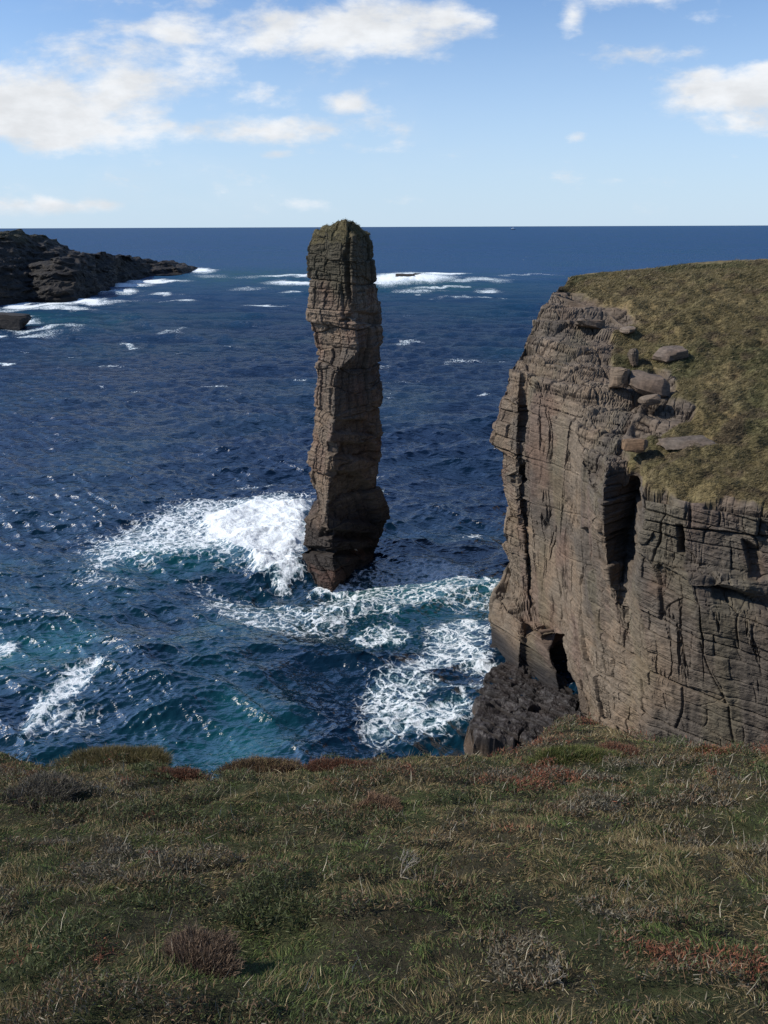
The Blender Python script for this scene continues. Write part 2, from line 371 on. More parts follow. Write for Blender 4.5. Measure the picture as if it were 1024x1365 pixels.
# colours (stone, lichen, wet zone, turf; shade painted on undercut and right wall)
X_, Y_, Z_ = GC[..., 0], GC[..., 1], GC[..., 2]
base = np.array([0.142, 0.113, 0.083]); grey = np.array([0.082, 0.069, 0.056]); red = np.array([0.112, 0.076, 0.060]); olive = np.array([0.105, 0.092, 0.060])
def mixc(a, b, w): return a * (1 - w[..., None]) + b * w[..., None]
cc = np.broadcast_to(base, GC.shape).copy()
cc = mixc(cc, grey, sm(-0.1, 0.5, fbm(SS / 5, ZZ / 7, 0, 201, 4) + 0.9 * sm(830, 960, uu) - 0.15))  # random grey patches; right wall also painted darker for its weaker sunlight
cc = mixc(cc, red, 0.6 * sm(0.15, 0.55, fbm(SS / 3, ZZ / 5, 0, 202, 4)))
cc = mixc(cc, olive, 0.5 * sm(0.1, 0.5, fbm(SS / 2.2, ZZ / 8, 0, 203, 4)))
cc = mixc(cc, np.array([0.118, 0.092, 0.070]), 0.75 * topz * np.ones_like(SS))
cc = cc * (1 + 0.32 * tnt + 0.16 * (bv - .5) * topz)[..., None]
yel = 0.0 * topz * rock * sm(0.45, 0.6, fbm(X_ / 1.2, Y_ / 1.2, 0, 212, 3)) * 0.5
cc = mixc(cc, np.array([0.26, 0.20, 0.08]), yel * .6)
wet = sm(3.4, 0.6, Z_ + 1.2 * fbm(SS / 3, ZZ / 2, 0, 204, 3))
under = sm(-3, 3, polydist(uu, vv, [(640, 890), (668, 884), (748, 944), (772, 958), (775, 1015), (630, 1015)])) * (iswall > .5)  # undercut painted near black: wet rock plus the shade of its recess
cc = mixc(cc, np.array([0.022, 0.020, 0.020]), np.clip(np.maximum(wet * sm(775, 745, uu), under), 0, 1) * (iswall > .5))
gt = np.array([0.128, 0.104, 0.048]); gt2 = np.array([0.078, 0.074, 0.032]); gt3 = np.array([0.175, 0.138, 0.068]); gt4 = np.array([0.066, 0.048, 0.030])
tc = np.broadcast_to(gt, GC.shape).copy()
tc = tc * .92; tc = mixc(tc, gt2, .95 * sm(-0.12, 0.25, fbm(X_ / 5, Y_ / 6, 0, 221, 4)) * sm(46, 52, Y_ + 0 * X_))
tc = mixc(tc, gt3, 0.7 * sm(0.0, 0.5, fbm(X_ / 3, Y_ / 8, 0, 222, 4)))
tc = mixc(tc, gt4, sm(0.15, 0.5, fbm(X_ / 1.5, Y_ / 1.3, 0, 223, 4)) * 0.75)
cc = mixc(cc, tc, turf)
# moss tongues hanging over the rim
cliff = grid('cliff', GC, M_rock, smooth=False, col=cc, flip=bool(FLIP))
tag(cliff, kind='structure')
print('cliff verts', GC.shape)

# grass blades helper -------------------------------------------------
BOOST = [[1, 1, 1]]
def blades(pos, direc, length, width, color, bend, side=None, up=None):
    """pos (n,3) base; direc (n,3) unit; returns V,F,C"""
    n = len(pos)
    if up is None: up = np.array([0, 0, 1.0])
    rnd = rng.normal(size=(n, 3))
    sd_ = np.cross(direc, rnd); sd_ /= np.linalg.norm(sd_, axis=1, keepdims=True) + 1e-9
    w = (width / 2)[:, None]; L = length[:, None]
    b = bend
    p0 = pos; p1 = pos + direc * L * 0.5 + b * L * 0.12; p2 = pos + direc * L * 0.92 + b * L * 0.5
    V = np.stack([p0 - sd_ * w, p0 + sd_ * w, p1 + sd_ * w * 0.8, p1 - sd_ * w * 0.8, p2 + sd_ * w * 0.15, p2 - sd_ * w * 0.15], 1).reshape(-1, 3)
    i = (np.arange(n) * 6)[:, None]
    F = np.concatenate([i + np.array([[0, 1, 2, 3]]), i + np.array([[3, 2, 4, 5]])], 0)
    Cc = np.repeat(color, 6, 0) * np.array(BOOST)
    return V, F, Cc
def merge(parts):
    Vs, Fs, Cs = [], [], []; o = 0
    for V, F, Cc in parts:
        Vs.append(V); Fs.append(F + o); Cs.append(Cc); o += len(V)
    return np.concatenate(Vs), np.concatenate(Fs), np.concatenate(Cs)
def unit(v): return v / (np.linalg.norm(v, axis=-1, keepdims=True) + 1e-9)
def pal(colors, w, n, jit=0.22):
    c = np.array(colors, float); w = np.array(w, float); k = rng.choice(len(c), n, p=w / w.sum())
    return c[k] * (1 + jit * rng.normal(size=(n, 1))).clip(0.4, 1.8)

# ---- long grass on the cliff top
area = np.linalg.norm(np.cross(GC[1:, :-1] - GC[:-1, :-1], GC[:-1, 1:] - GC[:-1, :-1]), axis=-1)
wgt = area * (turf[:-1, :-1] > 0.6) * (Y_[:-1, :-1] < 100) * (uu[:-1, :-1] < 1090) * np.clip(60.0 / Y_[:-1, :-1], 0, 2) ** 2
pr = (wgt / wgt.sum()).ravel()
NB = 130000
ix = rng.choice(pr.size, NB, p=pr); ri, ci = np.unravel_index(ix, wgt.shape)
fa = rng.random((NB, 1)); fb = rng.random((NB, 1))
p = GC[ri, ci] * (1 - fa) + GC[ri + 1, ci] * fa + (GC[ri, ci + 1] - GC[ri, ci]) * fb
dirn = unit(np.stack([0.5 + .5 * rng.normal(size=NB), 0.1 + .5 * rng.normal(size=NB), 0.9 + 0 * fa[:, 0]], 1))
sc_ = np.clip(p[:, 1] / 50, .8, 2.0)
cb = tc[ri, ci] * (1 + .15 * rng.normal(size=(NB, 1))).clip(.5, 1.6) * 1.15
cb = np.where(rng.random((NB, 1)) < .08, np.array([[.24, .19, .11]]), cb)
V, F, Cc = blades(p, dirn, (0.13 + .20 * rng.random(NB)) * sc_, (0.018 + .014 * rng.random(NB)) * sc_, cb, np.array([[0.8, .1, -.5]]))
tag(mesh_from('grass', V, F, M_leaf, True, Cc), kind='stuff')

# ---- boulders resting on the cliff top
def boulder(name, size, seed, mat=M_rock, tone=(0.16, 0.14, 0.12), flat=0.0, n=44):
    th = np.linspace(0.0, math.pi, n); ph = np.linspace(0, 2 * math.pi, 2 * n, endpoint=False)
    T, Pp = np.meshgrid(th, ph, indexing='ij')
    def sp(c, e): return np.sign(c) * np.abs(c) ** e
    e = 0.32
    x = sp(np.sin(T), e) * sp(np.cos(Pp), e); y = sp(np.sin(T), e) * sp(np.sin(Pp), e); z = sp(np.cos(T), e)
    d = 1 + 0.26 * fbm(x * 1.3 + seed, y * 1.3, z * 1.3, seed, 4) + .10 * (hsh(np.floor(x * 1.6 + seed * .3), np.floor(y * 1.6), 3, seed) - .5)
    b = np.floor(z * 2.2 + .4 * vn(x + seed, y, 0, seed)); d = d * (1 + 0.10 * (hsh(b, 1, seed) - .5))
    Q = np.stack([x * d, y * d, z * d], -1); rb = np.random.default_rng(seed)
    for _ in range(13):
        nn = rb.normal(size=3) * (1, 1, .8); nn /= np.linalg.norm(nn); Q = Q - nn * np.clip(Q @ nn - rb.uniform(.72, .98), 0, None)[..., None] * .93
    Gb = Q * np.array(size) * 1.12 + .03 * fbm(Q[..., 0] * 6, Q[..., 1] * 6, Q[..., 2] * 6, seed + 1, 3)[..., None]
    col = np.array(tone) * (1 + 0.3 * fbm(x * 3, y * 3, z * 3, seed + 3, 3))[..., None]
    o = grid(name, Gb, mat, False, col, wrap=True, flip=False)
    return o
def on_top(u, v):
    d = ray(u, v)
    for k in np.arange(36, 110, 0.15):
        q = d * (k / d[1])
        if q[2] + H <= Zt(q[0], q[1]): break
    return q[0], q[1], float(Zt(q[0], q[1]))
BL = [
 (892, 474, (1.35, .9, .50), .2, (.105, .095, .085), 'broad flat-topped grey boulder in the turf, topmost of those on the slope'),
 (845, 476, (.42, .4, .55), .5, (.085, .077, .067), 'small upright boulder half sunk in turf beside the broad one'),
 (828, 505, (.75, .7, .62), .9, (.12, .104, .084), 'squarish tan boulder perched on the rock shelf above the cliff face'),
 (866, 512, (1.5, 1.0, .55), -.3, (.10, .088, .077), 'large sloping slab boulder right of the squarish tan boulder'),
 (868, 533, (.85, .6, .26), .1, (.11, .10, .087), 'thin loose slab lying below the large sloping slab'),
 (838, 440, (.62, .5, .25), .3, (.14, .13, .115), 'small pale stone at the turf edge near the upper outcrop'),
 (848, 594, (.85, .6, .38), -.2, (.125, .095, .066), 'orange lichen-stained boulder at the back of the grassy platform'),
 (915, 590, (1.7, .8, .20), 0.05, (.105, .098, .088), 'long low slab lying flat in the grassy platform'),
 (788, 432, (1.5, .9, .30), .15, (.11, .10, .087), 'long flat slab on the upper rim of the cliff'),
]
for k, (u, v, sz, rz_, tone, lab) in enumerate(BL):
    x, y, z = on_top(u, v)
    o = boulder('boulder', (sz[0] * .85, sz[1], sz[2] * 1.1), 7 + k * 5, tone=tuple(np.array(tone) * (1.14, .99, .87)))
    o.location = (x, y, z - sz[2] * (.18 if sz[2] < .35 else .10)); o.rotation_euler = (rng.uniform(-.2, .2), rng.uniform(-.25, .25), rz_)
    tag(o, lab, 'boulder', 'boulders on the cliff top')

# ---- dark rock shelf at the cliff foot
def ledge():
    n, m_ = 330, 300
    X, Y = np.meshgrid(np.linspace(4.6, 15.5, m_), np.linspace(43, 58, n), indexing='xy')
    w = [sea_at(u, v) for u, v in [(634, 1010), (622, 985), (628, 958), (636, 925), (646, 908), (664, 895), (690, 872)]]
    pl = [tuple(q) for q in w] + [(14.8, 57), (14.8, 44)]
    nx = .5 * fbm(X / 1.6, Y / 1.6, 0, 31, 4); d = polydist(X + nx, Y + .5 * fbm(X / 1.6, Y / 1.6, 0, 32, 4), pl)
    h0 = .85 - .07 * (X - 7) * (X > 7) + .35 * fbm(X / 1.8, Y / 1.8, 0, 33, 3)
    vb, eb, ea, rv = cells(X * .8 - Y * .6, Y * .8 + X * .6, 4.0, 1.1, 310); vb2, eb2, ea2, rv2 = cells(X * .8 - Y * .6, Y * .8 + X * .6, 1.6, .30, 330)
    h0 = h0 + .5 * (vb - .5) + .15 * (vb2 - .5) - .35 * np.exp(-(np.minimum(eb, ea) / .07) ** 2)
    h0 = h0 + .5 * np.abs(fbm(X / 2.2, Y / 2.2, 0, 37, 4))
    z = -1.6 + (h0 + 1.6) * sm(-.3, .35 , d) + .22 * fbm(X / .6, Y / .6, 0, 34, 4)
    z[0] = z[-1] = -2; z[:, 0] = z[:, -1] = -2
    G_ = np.stack([X, Y, z], -1)
    col = np.array([.030, .026, .024]) * (1 + .5 * (vb2 - .5) + .5 * (vb - .5) + .4 * fbm(X / 2, Y, 0, 9))[..., None]
    col = mixc(col, np.array([.085, .062, .042]), sm(1.0, .3, z) * sm(7.6, 6.6, X) * .7)
    o = grid('rock_ledge', G_, M_wet, False, col)
    tag(o, 'low black wet rock ledge at the cliff foot below the cave', 'rock ledge')
ledge()

# ================================================================== SEA STACK
lv = [(296.5, 452, 458, 462, .15), (297.5, 445, 458, 467, .35), (300, 440, 459, 470, .45), (304, 431, 462, 477, .65), (308, 423, 466, 482, .85), (310.5, 418, 468, 486, .92), (311, 417.5, 468, 495, .95), (313, 416, 469, 495, .97), (315, 415, 469, 490, 1), (325, 411.5, 470, 498, 1), (345, 410, 470, 499, 1), (370, 411.5, 470, 501, 1), (395, 411, 471, 504, 1),
      (412, 408, 472, 506, 1), (425, 409, 474, 508, 1), (445, 416, 475, 511, 1), (462, 418, 476, 511, 1), (468, 423, 470, 507, 1), (486, 424, 449, 508, 1), (500, 424, 446, 508, 1), (540, 423, 445, 511.5, 1), (555, 422, 446, 510, 1), (580, 418, 444, 510, 1), (596, 417, 443, 512, 1), (602, 412, 443, 512, 1), (615, 411, 441, 511, 1),
      (640, 415, 438, 508, 1), (660, 420, 434, 505, 1), (668, 421, 434, 513, 1.02), (682, 420, 434, 517.5, 1.05), (688, 408, 438, 518, 1.12), (700, 405, 441, 518, 1.15), (712, 404, 442, 518, 1.15), (715, 401.5, 443, 517, 1.15), (730, 402, 443, 514, 1.2), (735, 404, 445, 508, 1.2), (743, 408, 447, 507, 1.2), (756, 419, 446, 503, 1.22), (800, 426, 440, 500, 1.22)]
Y0 = 76.0
rows = []
zl = []
for v, a, b, c, k in lv:
    d = ray(450, v); z = H + d[2] / d[1] * Y0; zl.append(z)
lva = np.array(lv); zl = np.array(zl)
o_ = np.argsort(zl); zl = zl[o_]; lva = lva[o_]
NZ = 620; zs = np.linspace(zl[0], zl[-1], NZ)
MR = 560
base_r = []
for z in zs:
    uL, uA, uR, k = [np.interp(z, zl, lva[:, q]) for q in (1, 2, 3, 4)]
    ext = sm(3.5, 0.0, z)
    YL = Y0 - 0.2 - 2.9 * ext; YA = Y0 - 3.6 * k - .3 * ext; YR = Y0 + 3.0 * k + .2 * ext; YB = Y0 + 5.8 * k
    Lp = (Wx(uL, z, YL), YL); Ap = (Wx(uA, z, YA), YA); Rp = (Wx(uR, z, YR), YR); Bp = (Wx(uL * .35 + uR * .65, z, YB), YB); B2 = (Wx(uL * .9 + uR * .1, z, YB - 1.2), YB - 1.2)
    pts = np.array([Lp, Ap, Rp, Bp, B2])
    # chamfer corners a little
    q = []
    for i in range(5):
        p0, p1, p2 = pts[i - 1], pts[i], pts[(i + 1) % 5]
        q += [p1 + (p0 - p1) * .07, p1 + (p0 + p2 - 2 * p1) * 0.012, p1 + (p2 - p1) * .07]
    q = np.array(q); q = np.concatenate([q, q[:1]]); L = np.concatenate([[0], np.cumsum(np.linalg.norm(np.diff(q, axis=0), axis=1))])
    tt = np.linspace(0, 1, MR, endpoint=False) * L[-1]
    base_r.append(np.stack([np.interp(tt, L, q[:, 0]), np.interp(tt, L, q[:, 1]), np.full(MR, z)], -1))
Gs = np.array(base_r)
Gs = blur(Gs, 2, 0)
Ns = normals(Gs, True); Ns = blur(Ns, 5, 0)
cx = Gs.mean(1, keepdims=True)
if ((Gs - cx)[300] * Ns[300])[..., :2].sum() < 0: Ns = -Ns; SF = True
else: SF = False
Ns = unit(Ns)
sa = np.linspace(0, 24, MR, endpoint=False)[None] * np.ones((NZ, 1)); za = Gs[..., 2]
zb_ = za + 0.05 * (Gs[..., 0] + 4) + 0.35 * fbm(Gs[..., 0] / 4, Gs[..., 1] / 4, za / 5, 3, 3)
Db, tt = blocks(sa, zb_, 500, A=(0.75, 0.45, 0.16, 0.06), sz=((3.0, 4.2), (1.3, 1.7), (1.1, 0.5), (0.8, 0.17)), rvw=.4)
dn = Db * 0.62 + 0.26 * fbm(Gs[..., 0] / 1.6, Gs[..., 1] / 1.6, za / 2.2, 7, 5, .55) + .08 * fbm(Gs[..., 0] / .3, Gs[..., 1] / .3, za / .2, 8, 3)
topf = sm(29.5, 32.5, za)
dn = dn + .07 * vn(sa * .12, zb_ * 2.6, 0, 23) + .04 * vn(sa * .2, zb_ * 6, 0, 24)
dn = dn * (1 - .25 * topf)
lowf = sm(6.5, 4, za)
us, vs = to_px(Gs[..., 0], Gs[..., 1], za)
frontm = (Ns[..., 1] < 0.2)
def scarve(poly, depth, soft=3):
    global dn
    dn = dn - depth * sm(-soft, soft, polydist(us + 2 * vn(sa * 2, za * 2, 0, 3), vs, poly)) * frontm
scarve([(463, 300), (468, 300), (466, 390), (476, 420), (472, 425), (462, 392), (459, 340)], .55, 1.5)
scarve([(468, 415), (503, 418), (504, 432), (456, 428)], .55, 2)
scarve([(450, 560), (490, 560), (500, 580), (448, 576)], .5, 2)
scarve([(438, 590), (500, 592), (505, 615), (440, 606)], .8, 3)
scarve([(438, 628), (480, 632), (495, 650), (505, 700), (440, 690), (440, 650)], 1.0, 3)
scarve([(430, 705), (500, 712), (500, 722), (425, 716)], .8, 3)
scarve([(395, 727), (470, 734), (505, 730), (505, 738), (470, 742), (395, 736)], .7, 2)
Gs2 = Gs + Ns * dn[..., None]
Gs2[..., 2] += topf * (0.55 * fbm(Gs[..., 0] / 1.1, Gs[..., 1] / 1.1, 0, 71, 3))
# close the top
capc = Gs2[-1].mean(0) + np.array([0, 0, .12])
cap = np.array([Gs2[-1] * (1 - k) + capc * k for k in (0.35, .7, 1.0)])
Gs3 = np.concatenate([Gs2, cap], 0)
cs = np.broadcast_to(np.array([0.140, 0.108, 0.079]), Gs2.shape).copy()
cs = mixc(cs, np.array([.090, .073, .057]), sm(-.1, .5, fbm(sa / 3, za / 5, 0, 11, 4)))
cs = mixc(cs, np.array([.135, .088, .066]), .5 * sm(.1, .5, fbm(sa / 2.5, za / 3, 0, 12, 4)))
cs = cs * (1 + .35 * tt)[..., None]
mossy = sm(26.0, 29.5, za + 1.6 * fbm(sa / 2, za / 2, 0, 13, 4)) * 0.85
cs = mixc(cs, np.array([.040, .038, .024]), mossy)
gtop = .8 * sm(31.2, 32.6, za + .8 * fbm(sa / 1.5, za, 0, 14, 3)) * sm(0.1, .5, normals(Gs2, True)[..., 2] * (-1 if SF else 1) + .35)
cs = mixc(cs, np.array([.085, .072, .032]), np.clip(gtop, 0, 1))
wet_shade = sm(8.5, 4.0, za + 1.5 * fbm(sa / 3, za / 2, 0, 15, 3))  # wet tidal band, raised and darkened to stand in for shade as well
cs = mixc(cs, np.array([.034, .028, .024]), wet_shade)
cs = mixc(cs, np.array([.075, .044, .033]), wet_shade * sm(3.0, 1.5, za) * sm(.0, .4, fbm(sa / 2, za, 0, 16, 3)) * .8)
cs3 = np.concatenate([cs, np.repeat(cs[-1:], 3, 0)], 0)
stack = grid('sea_stack', Gs3, M_stack, False, cs3, wrap=True, flip=SF)
tag(stack, 'tall narrow sandstone sea stack with a mossy top rising from white surf', 'sea stack')
# turf cap of the stack
ctr = np.where((gtop > .35) & (za > 31.6))
nb = 4500; k = rng.integers(0, len(ctr[0]), nb)
p = Gs2[ctr[0][k], ctr[1][k]] + rng.normal(size=(nb, 3)) * .05
dr = unit(np.stack([.4 + .5 * rng.normal(size=nb), .4 * rng.normal(size=nb), np.full(nb, .8)], 1))
V, F, Cc = blades(p, dr, .07 + .09 * rng.random(nb), np.full(nb, .025), pal([(.085, .075, .032), (.055, .055, .026), (.13, .105, .055)], [5, 4, 2], nb), np.array([[.6, 0, -.4]]))
cp = mesh_from('turf_cap', V, F, M_leaf, True, Cc); cp.parent = stack

# ================================================================== FAR HEADLAND (left)
def headland():
    def loft(shore, ridge, back, seed, ncol=420, nrow=150, bulge=0.35):
        us_ = np.linspace(shore[0][0], shore[-1][0], ncol)
        Sx = np.array([sea_at(u, np.interp(u, [q[0] for q in shore], [q[1] for q in shore])) for u in us_])
        rows = []
        R = []
        for i, u in enumerate(us_):
            dep = np.interp(u, [q[0] for q in ridge], [q[2] for q in ridge])
            v = np.interp(u, [q[0] for q in ridge], [q[1] for q in ridge])
            R.append(P(u, v, Sx[i, 1] + dep))
        R = np.array(R)
        Bk = np.concatenate([R[:, :2] + np.array([[-10, back]]), np.full((ncol, 1), -3)], 1)
        S0 = np.concatenate([Sx, np.full((ncol, 1), -2.0)], 1)
        out = []
        for t in np.linspace(0, 1, nrow):
            if t < .75:
                k = t / .75; q = S0 * (1 - k) + R * k; prof = k ** bulge if bulge < 1 else k
                q[:, 2] = S0[:, 2] + (R[:, 2] - S0[:, 2]) * (0.55 * prof + .45 * k)
            else:
                k = (t - .75) / .25; q = R * (1 - k) + Bk * k; q[:, 2] = R[:, 2] * (1 - k ** 2.5) + -3 * k ** 2.5
            out.append(q)
        Gh = np.array(out)
        z = Gh[..., 2]
        zz_ = z + .05 * (Gh[..., 0]) + 2 * fbm(Gh[..., 0] / 30, Gh[..., 1] / 30, 0, seed, 3)
        st = 3.2; tq = zz_ / st; stp = (np.floor(tq) + sm(.55, .95, tq - np.floor(tq))) * st - zz_
        w = sm(-1, 2, z)
        Gh[..., 2] += w * (.8 * stp + 2.2 * fbm(Gh[..., 0] / 9, Gh[..., 1] / 12, 0, seed + 1, 5) * sm(0, 8, z) + .5 * fbm(Gh[..., 0] / 2.5, Gh[..., 1] / 4, 0, seed + 2, 4))
        Gh[..., 0] += 2.5 * fbm(Gh[..., 1] / 6, z / 3, Gh[..., 0] / 8, seed + 3, 4)
        Gh[..., 1] -= 4 * fbm(Gh[..., 0] / 7, z / 2.5, 0, seed + 4, 4) * sm(-2, 3, z)
        col = np.broadcast_to(np.array([.033, .030, .027]), Gh.shape).copy()
        col = mixc(col, np.array([.060, .050, .040]), sm(0, .5, fbm(Gh[..., 0] / 8, Gh[..., 1] / 12, z / 3, seed + 5, 4)))
        col = mixc(col, np.array([.072, .066, .034]), sm(24, 30, z + 4 * fbm(Gh[..., 0] / 10, Gh[..., 1] / 10, 0, seed + 6, 3)) * .8)
        col = mixc(col, np.array([.018, .017, .017]), sm(4, 1, z)) * .7
        return Gh, col
    sh = [(-160, 425), (0, 406.5), (40, 401), (75, 401), (105, 400), (125, 393), (128, 389), (150, 384), (158, 377), (180, 373), (200, 369), (228, 367), (240, 366.5), (245, 366)]
    rg = [(-160, 303, 60), (0, 308, 60), (18, 308, 60), (32, 311, 60), (44, 319, 60), (60, 329, 60), (72, 334, 60), (80, 343, 55), (88, 346, 55), (90, 337, 60), (130, 338, 60), (165, 344, 50), (186, 347, 40), (190, 352, 30), (215, 349, 30), (228, 352, 25), (238, 355, 13), (243, 361, 7), (245, 365, 3)]
    a = loft(sh, rg, 120, 600)
    sh2 = [(-160, 427), (0, 407.5), (40, 402), (75, 402), (100, 401), (112, 397), (122, 395), (140, 388), (150, 385)]
    rg2 = [(-160, 340, 30), (0, 347, 28), (36, 352, 28), (44, 350, 26), (60, 346, 26), (90, 345, 26), (102, 349, 24), (112, 362, 18), (130, 372, 12), (146, 382, 4), (150, 384, 2)]
    b = loft(sh2, rg2, 25, 640, 260, 120)
    F1 = grid_faces(*a[0].shape[:2]); F2 = grid_faces(*b[0].shape[:2]) + a[0].shape[0] * a[0].shape[1]
    o = mesh_from('headland', np.concatenate([a[0].reshape(-1, 3), b[0].reshape(-1, 3)]), np.concatenate([F1, F2]), M_far, False, np.concatenate([a[1].reshape(-1, 3), b[1].reshape(-1, 3)]))
    tag(o, kind='structure')
headland()
def sea_rock(u, v, size, seed, lab, rot=0, sink=.25, grp=None):
    o = boulder('sea_rock', size, seed, mat=M_far, tone=(.035, .032, .03), n=50)
    x, y = sea_at(u, v); o.location = (x, y, size[2] * (1 - 2 * sink)); o.rotation_euler = (0, .05, rot)
    tag(o, lab, 'sea rock', grp)
sea_rock(2, 437, (9.5, 5.5, 3.0), 21, 'low black skerry at the left edge of the picture, off the headland', -.2)
sea_rock(541, 371, (6, 3.5, 1.6), 22, 'larger dark reef rock awash in the white breaker behind the stack', .1, .15)
sea_rock(556, 369, (3.5, 2.5, 1.3), 23, 'smaller dark reef rock at the right end of the white breaker', .3, .15)

# ================================================================== SEA
def polar():
    a1 = np.radians(np.linspace(-31, 31, 1050)); aL = np.radians(np.linspace(-100, -31.4, 70)); aR = np.radians(np.linspace(31.4, 100, 70))
    az = np.concatenate([aL, a1, aR])
    tv = np.linspace(math.tan(math.radians(41)), 0.032, 1450)       # depression angles
    r = H / tv
    r = np.concatenate([np.linspace(5, r[0] - .5, 30), r, np.geomspace(H / .031, 90000, 120)])
    R_, A_ = np.meshgrid(r, az, indexing='ij')
    return R_, A_
Rr, Aa = polar()
SX = Rr * np.sin(Aa); SY = Rr * np.cos(Aa)
dr_ = np.gradient(Rr, axis=0)
def gblob(u, v, ru, rv, rot=0):
    """soft mask around the sea point seen at (u,v); ru, rv given as picture half sizes, turned into metres"""
    c = sea_at(u, v); ex = abs(sea_at(u + ru, v) - sea_at(u - ru, v))[0] / 2; ey = abs(sea_at(u, v - rv * .9) - sea_at(u, v + rv * .9))[1] / 2
    dx = SX - c[0]; dy = SY - c[1]
    # follow the line of sight shear
    sh = c[0] / c[1]; dx = dx - dy * sh
    ca, sa_ = math.cos(rot), math.sin(rot); x = dx / ex; y = dy / ey
    x, y = x * ca + y * sa_, -x * sa_ + y * ca
    return np.exp(-(x * x + y * y) ** 1.2)
def spoly(pts, soft):
    """mask from outline whose corners are sea points"""
    w = np.array([sea_at(u, v) for u, v in pts])
    q = polydist(SX, SY, [tuple(x) for x in w])
    return sm(-soft, soft, q)
n1 = fbm(SX / 7, SY / 7, 0, 900, 4); n2 = fbm(SX / 40, SY / 25, 0, 910, 3)
wx = SX + 2.0 * n1
near = SY < 170
foam = np.zeros_like(SX); dens = np.zeros_like(SX)
def addf(m_, a): 
    global foam
    foam = np.maximum(foam, m_ * a)
# wash around stack
SXo, SYo = SX, SY
SX = SXo + 1.4 * n1; SY = SYo + 2.2 * fbm(SXo / 5, SYo / 5, 0, 905, 4)
addf(spoly([(268, 690), (330, 668), (418, 668), (412, 700), (402, 735), (410, 770), (375, 775), (340, 765), (325, 748), (280, 722)], 1.6), 1.0)
addf(spoly([(110, 735), (150, 705), (215, 680), (300, 662), (360, 655), (415, 655), (420, 700), (330, 760), (250, 745), (180, 750), (120, 760)], 4.0), .62)
addf(gblob(150, 730, 60, 22), .52)
addf(gblob(380, 725, 45, 35), 1.0)
addf(spoly([(240, 765), (420, 790), (500, 748), (560, 745), (690, 770), (690, 800), (560, 810), (430, 845), (300, 830)], 2.5), .50)
addf(gblob(470, 790, 70, 22, .2), .55)
addf(gblob(330, 805, 90, 22), .48)
addf(gblob(440, 778, 40, 5), .8)
addf(gblob(580, 760, 90, 14), .60)
addf(spoly([(570, 830), (660, 810), (660, 885), (630, 990), (600, 1000), (480, 1000), (475, 920), (520, 890), (560, 860)], 2.0), .58)
addf(gblob(640, 884, 34, 7), .85)
addf(gblob(540, 950, 40, 45), .62)
addf(spoly([(60, 905), (115, 872), (128, 885), (90, 930), (30, 985), (10, 990), (20, 950)], 1.2), .68)
addf(gblob(95, 895, 32, 16, .5), .70)
addf(gblob(75, 960, 60, 35), .48)
addf(gblob(4, 862, 18, 9), .85)
addf(gblob(50, 828, 55, 10, .3), .45)
addf(gblob(140, 770, 80, 12), .42)
calm = np.maximum(gblob(640, 940, 22, 16), gblob(600, 905, 36, 14, .35)); calm = np.maximum(calm, gblob(585, 940, 28, 12))
foam = foam * (1 - .75 * calm)
SX, SY = SXo, SYo
# surf off the headland and reef (far)
def farf(u, v, ru, rv, a):
    global foam
    c = sea_at(u, v); k = np.where((np.abs(SY - c[1]) < 400))
    foam = np.maximum(foam, gblob(u, v, ru, rv) * a)
SX = SXo + 8 * fbm(SXo / 22, SYo / 40, 0, 920, 4); SY = SYo + 26 * fbm(SXo / 16, SYo / 60, 0, 925, 4)
farf(545, 371, 62, 8.5, 1.15); farf(520, 373, 40, 8, 1.1); farf(400, 369, 60, 3.2, .9); farf(400, 378, 45, 3, .9); farf(420, 391, 60, 2, .75); farf(350, 370, 60, 3, .42)
farf(590, 364.5, 40, 1.6, 1.0); farf(640, 373, 60, 4, .62); farf(590, 384, 70, 1.6, .7); farf(650, 389, 30, 3, .68); farf(700, 366, 50, 1.6, .5); farf(640, 398, 60, 1.8, .62); farf(560, 390, 60, 2, .55)
farf(267, 360, 24, 4.0, 1.1); farf(210, 374, 45, 3.0, .95); farf(165, 379, 35, 4, .9); farf(150, 389, 30, 5, .95); farf(110, 402, 55, 4.5, 1.0); farf(40, 406, 60, 4, .95); farf(60, 412, 90, 4, .7); farf(150, 400, 40, 4, .55)
farf(20, 425, 55, 3, .9); farf(45, 439, 60, 5, .62); farf(-5, 449, 60, 5, .75); farf(5, 485, 18, 1.8, .85); farf(225, 392, 28, 2.4, .72); farf(230, 402, 30, 2, .66); farf(345, 409, 40, 2.0, .7); farf(190, 455, 25, 2.0, .6); farf(240, 441, 30, 3, .5); farf(330, 385, 50, 3, .45)
farf(285, 368, 30, 4, .45); farf(525, 455, 30, 3, .5); farf(620, 480, 40, 3, .45)
SX, SY = SXo, SYo
# sparse small whitecaps everywhere on the open water
wc = fbm(SX / 9 , SY / 5, 0, 931, 3); patch = sm(.05, .5, fbm(SX / 70, SY / 60, 0, 935, 3))
foam = np.maximum(foam, sm(.55, .76, wc) * (.26 + .25 * patch) * sm(2500, 300, Rr))
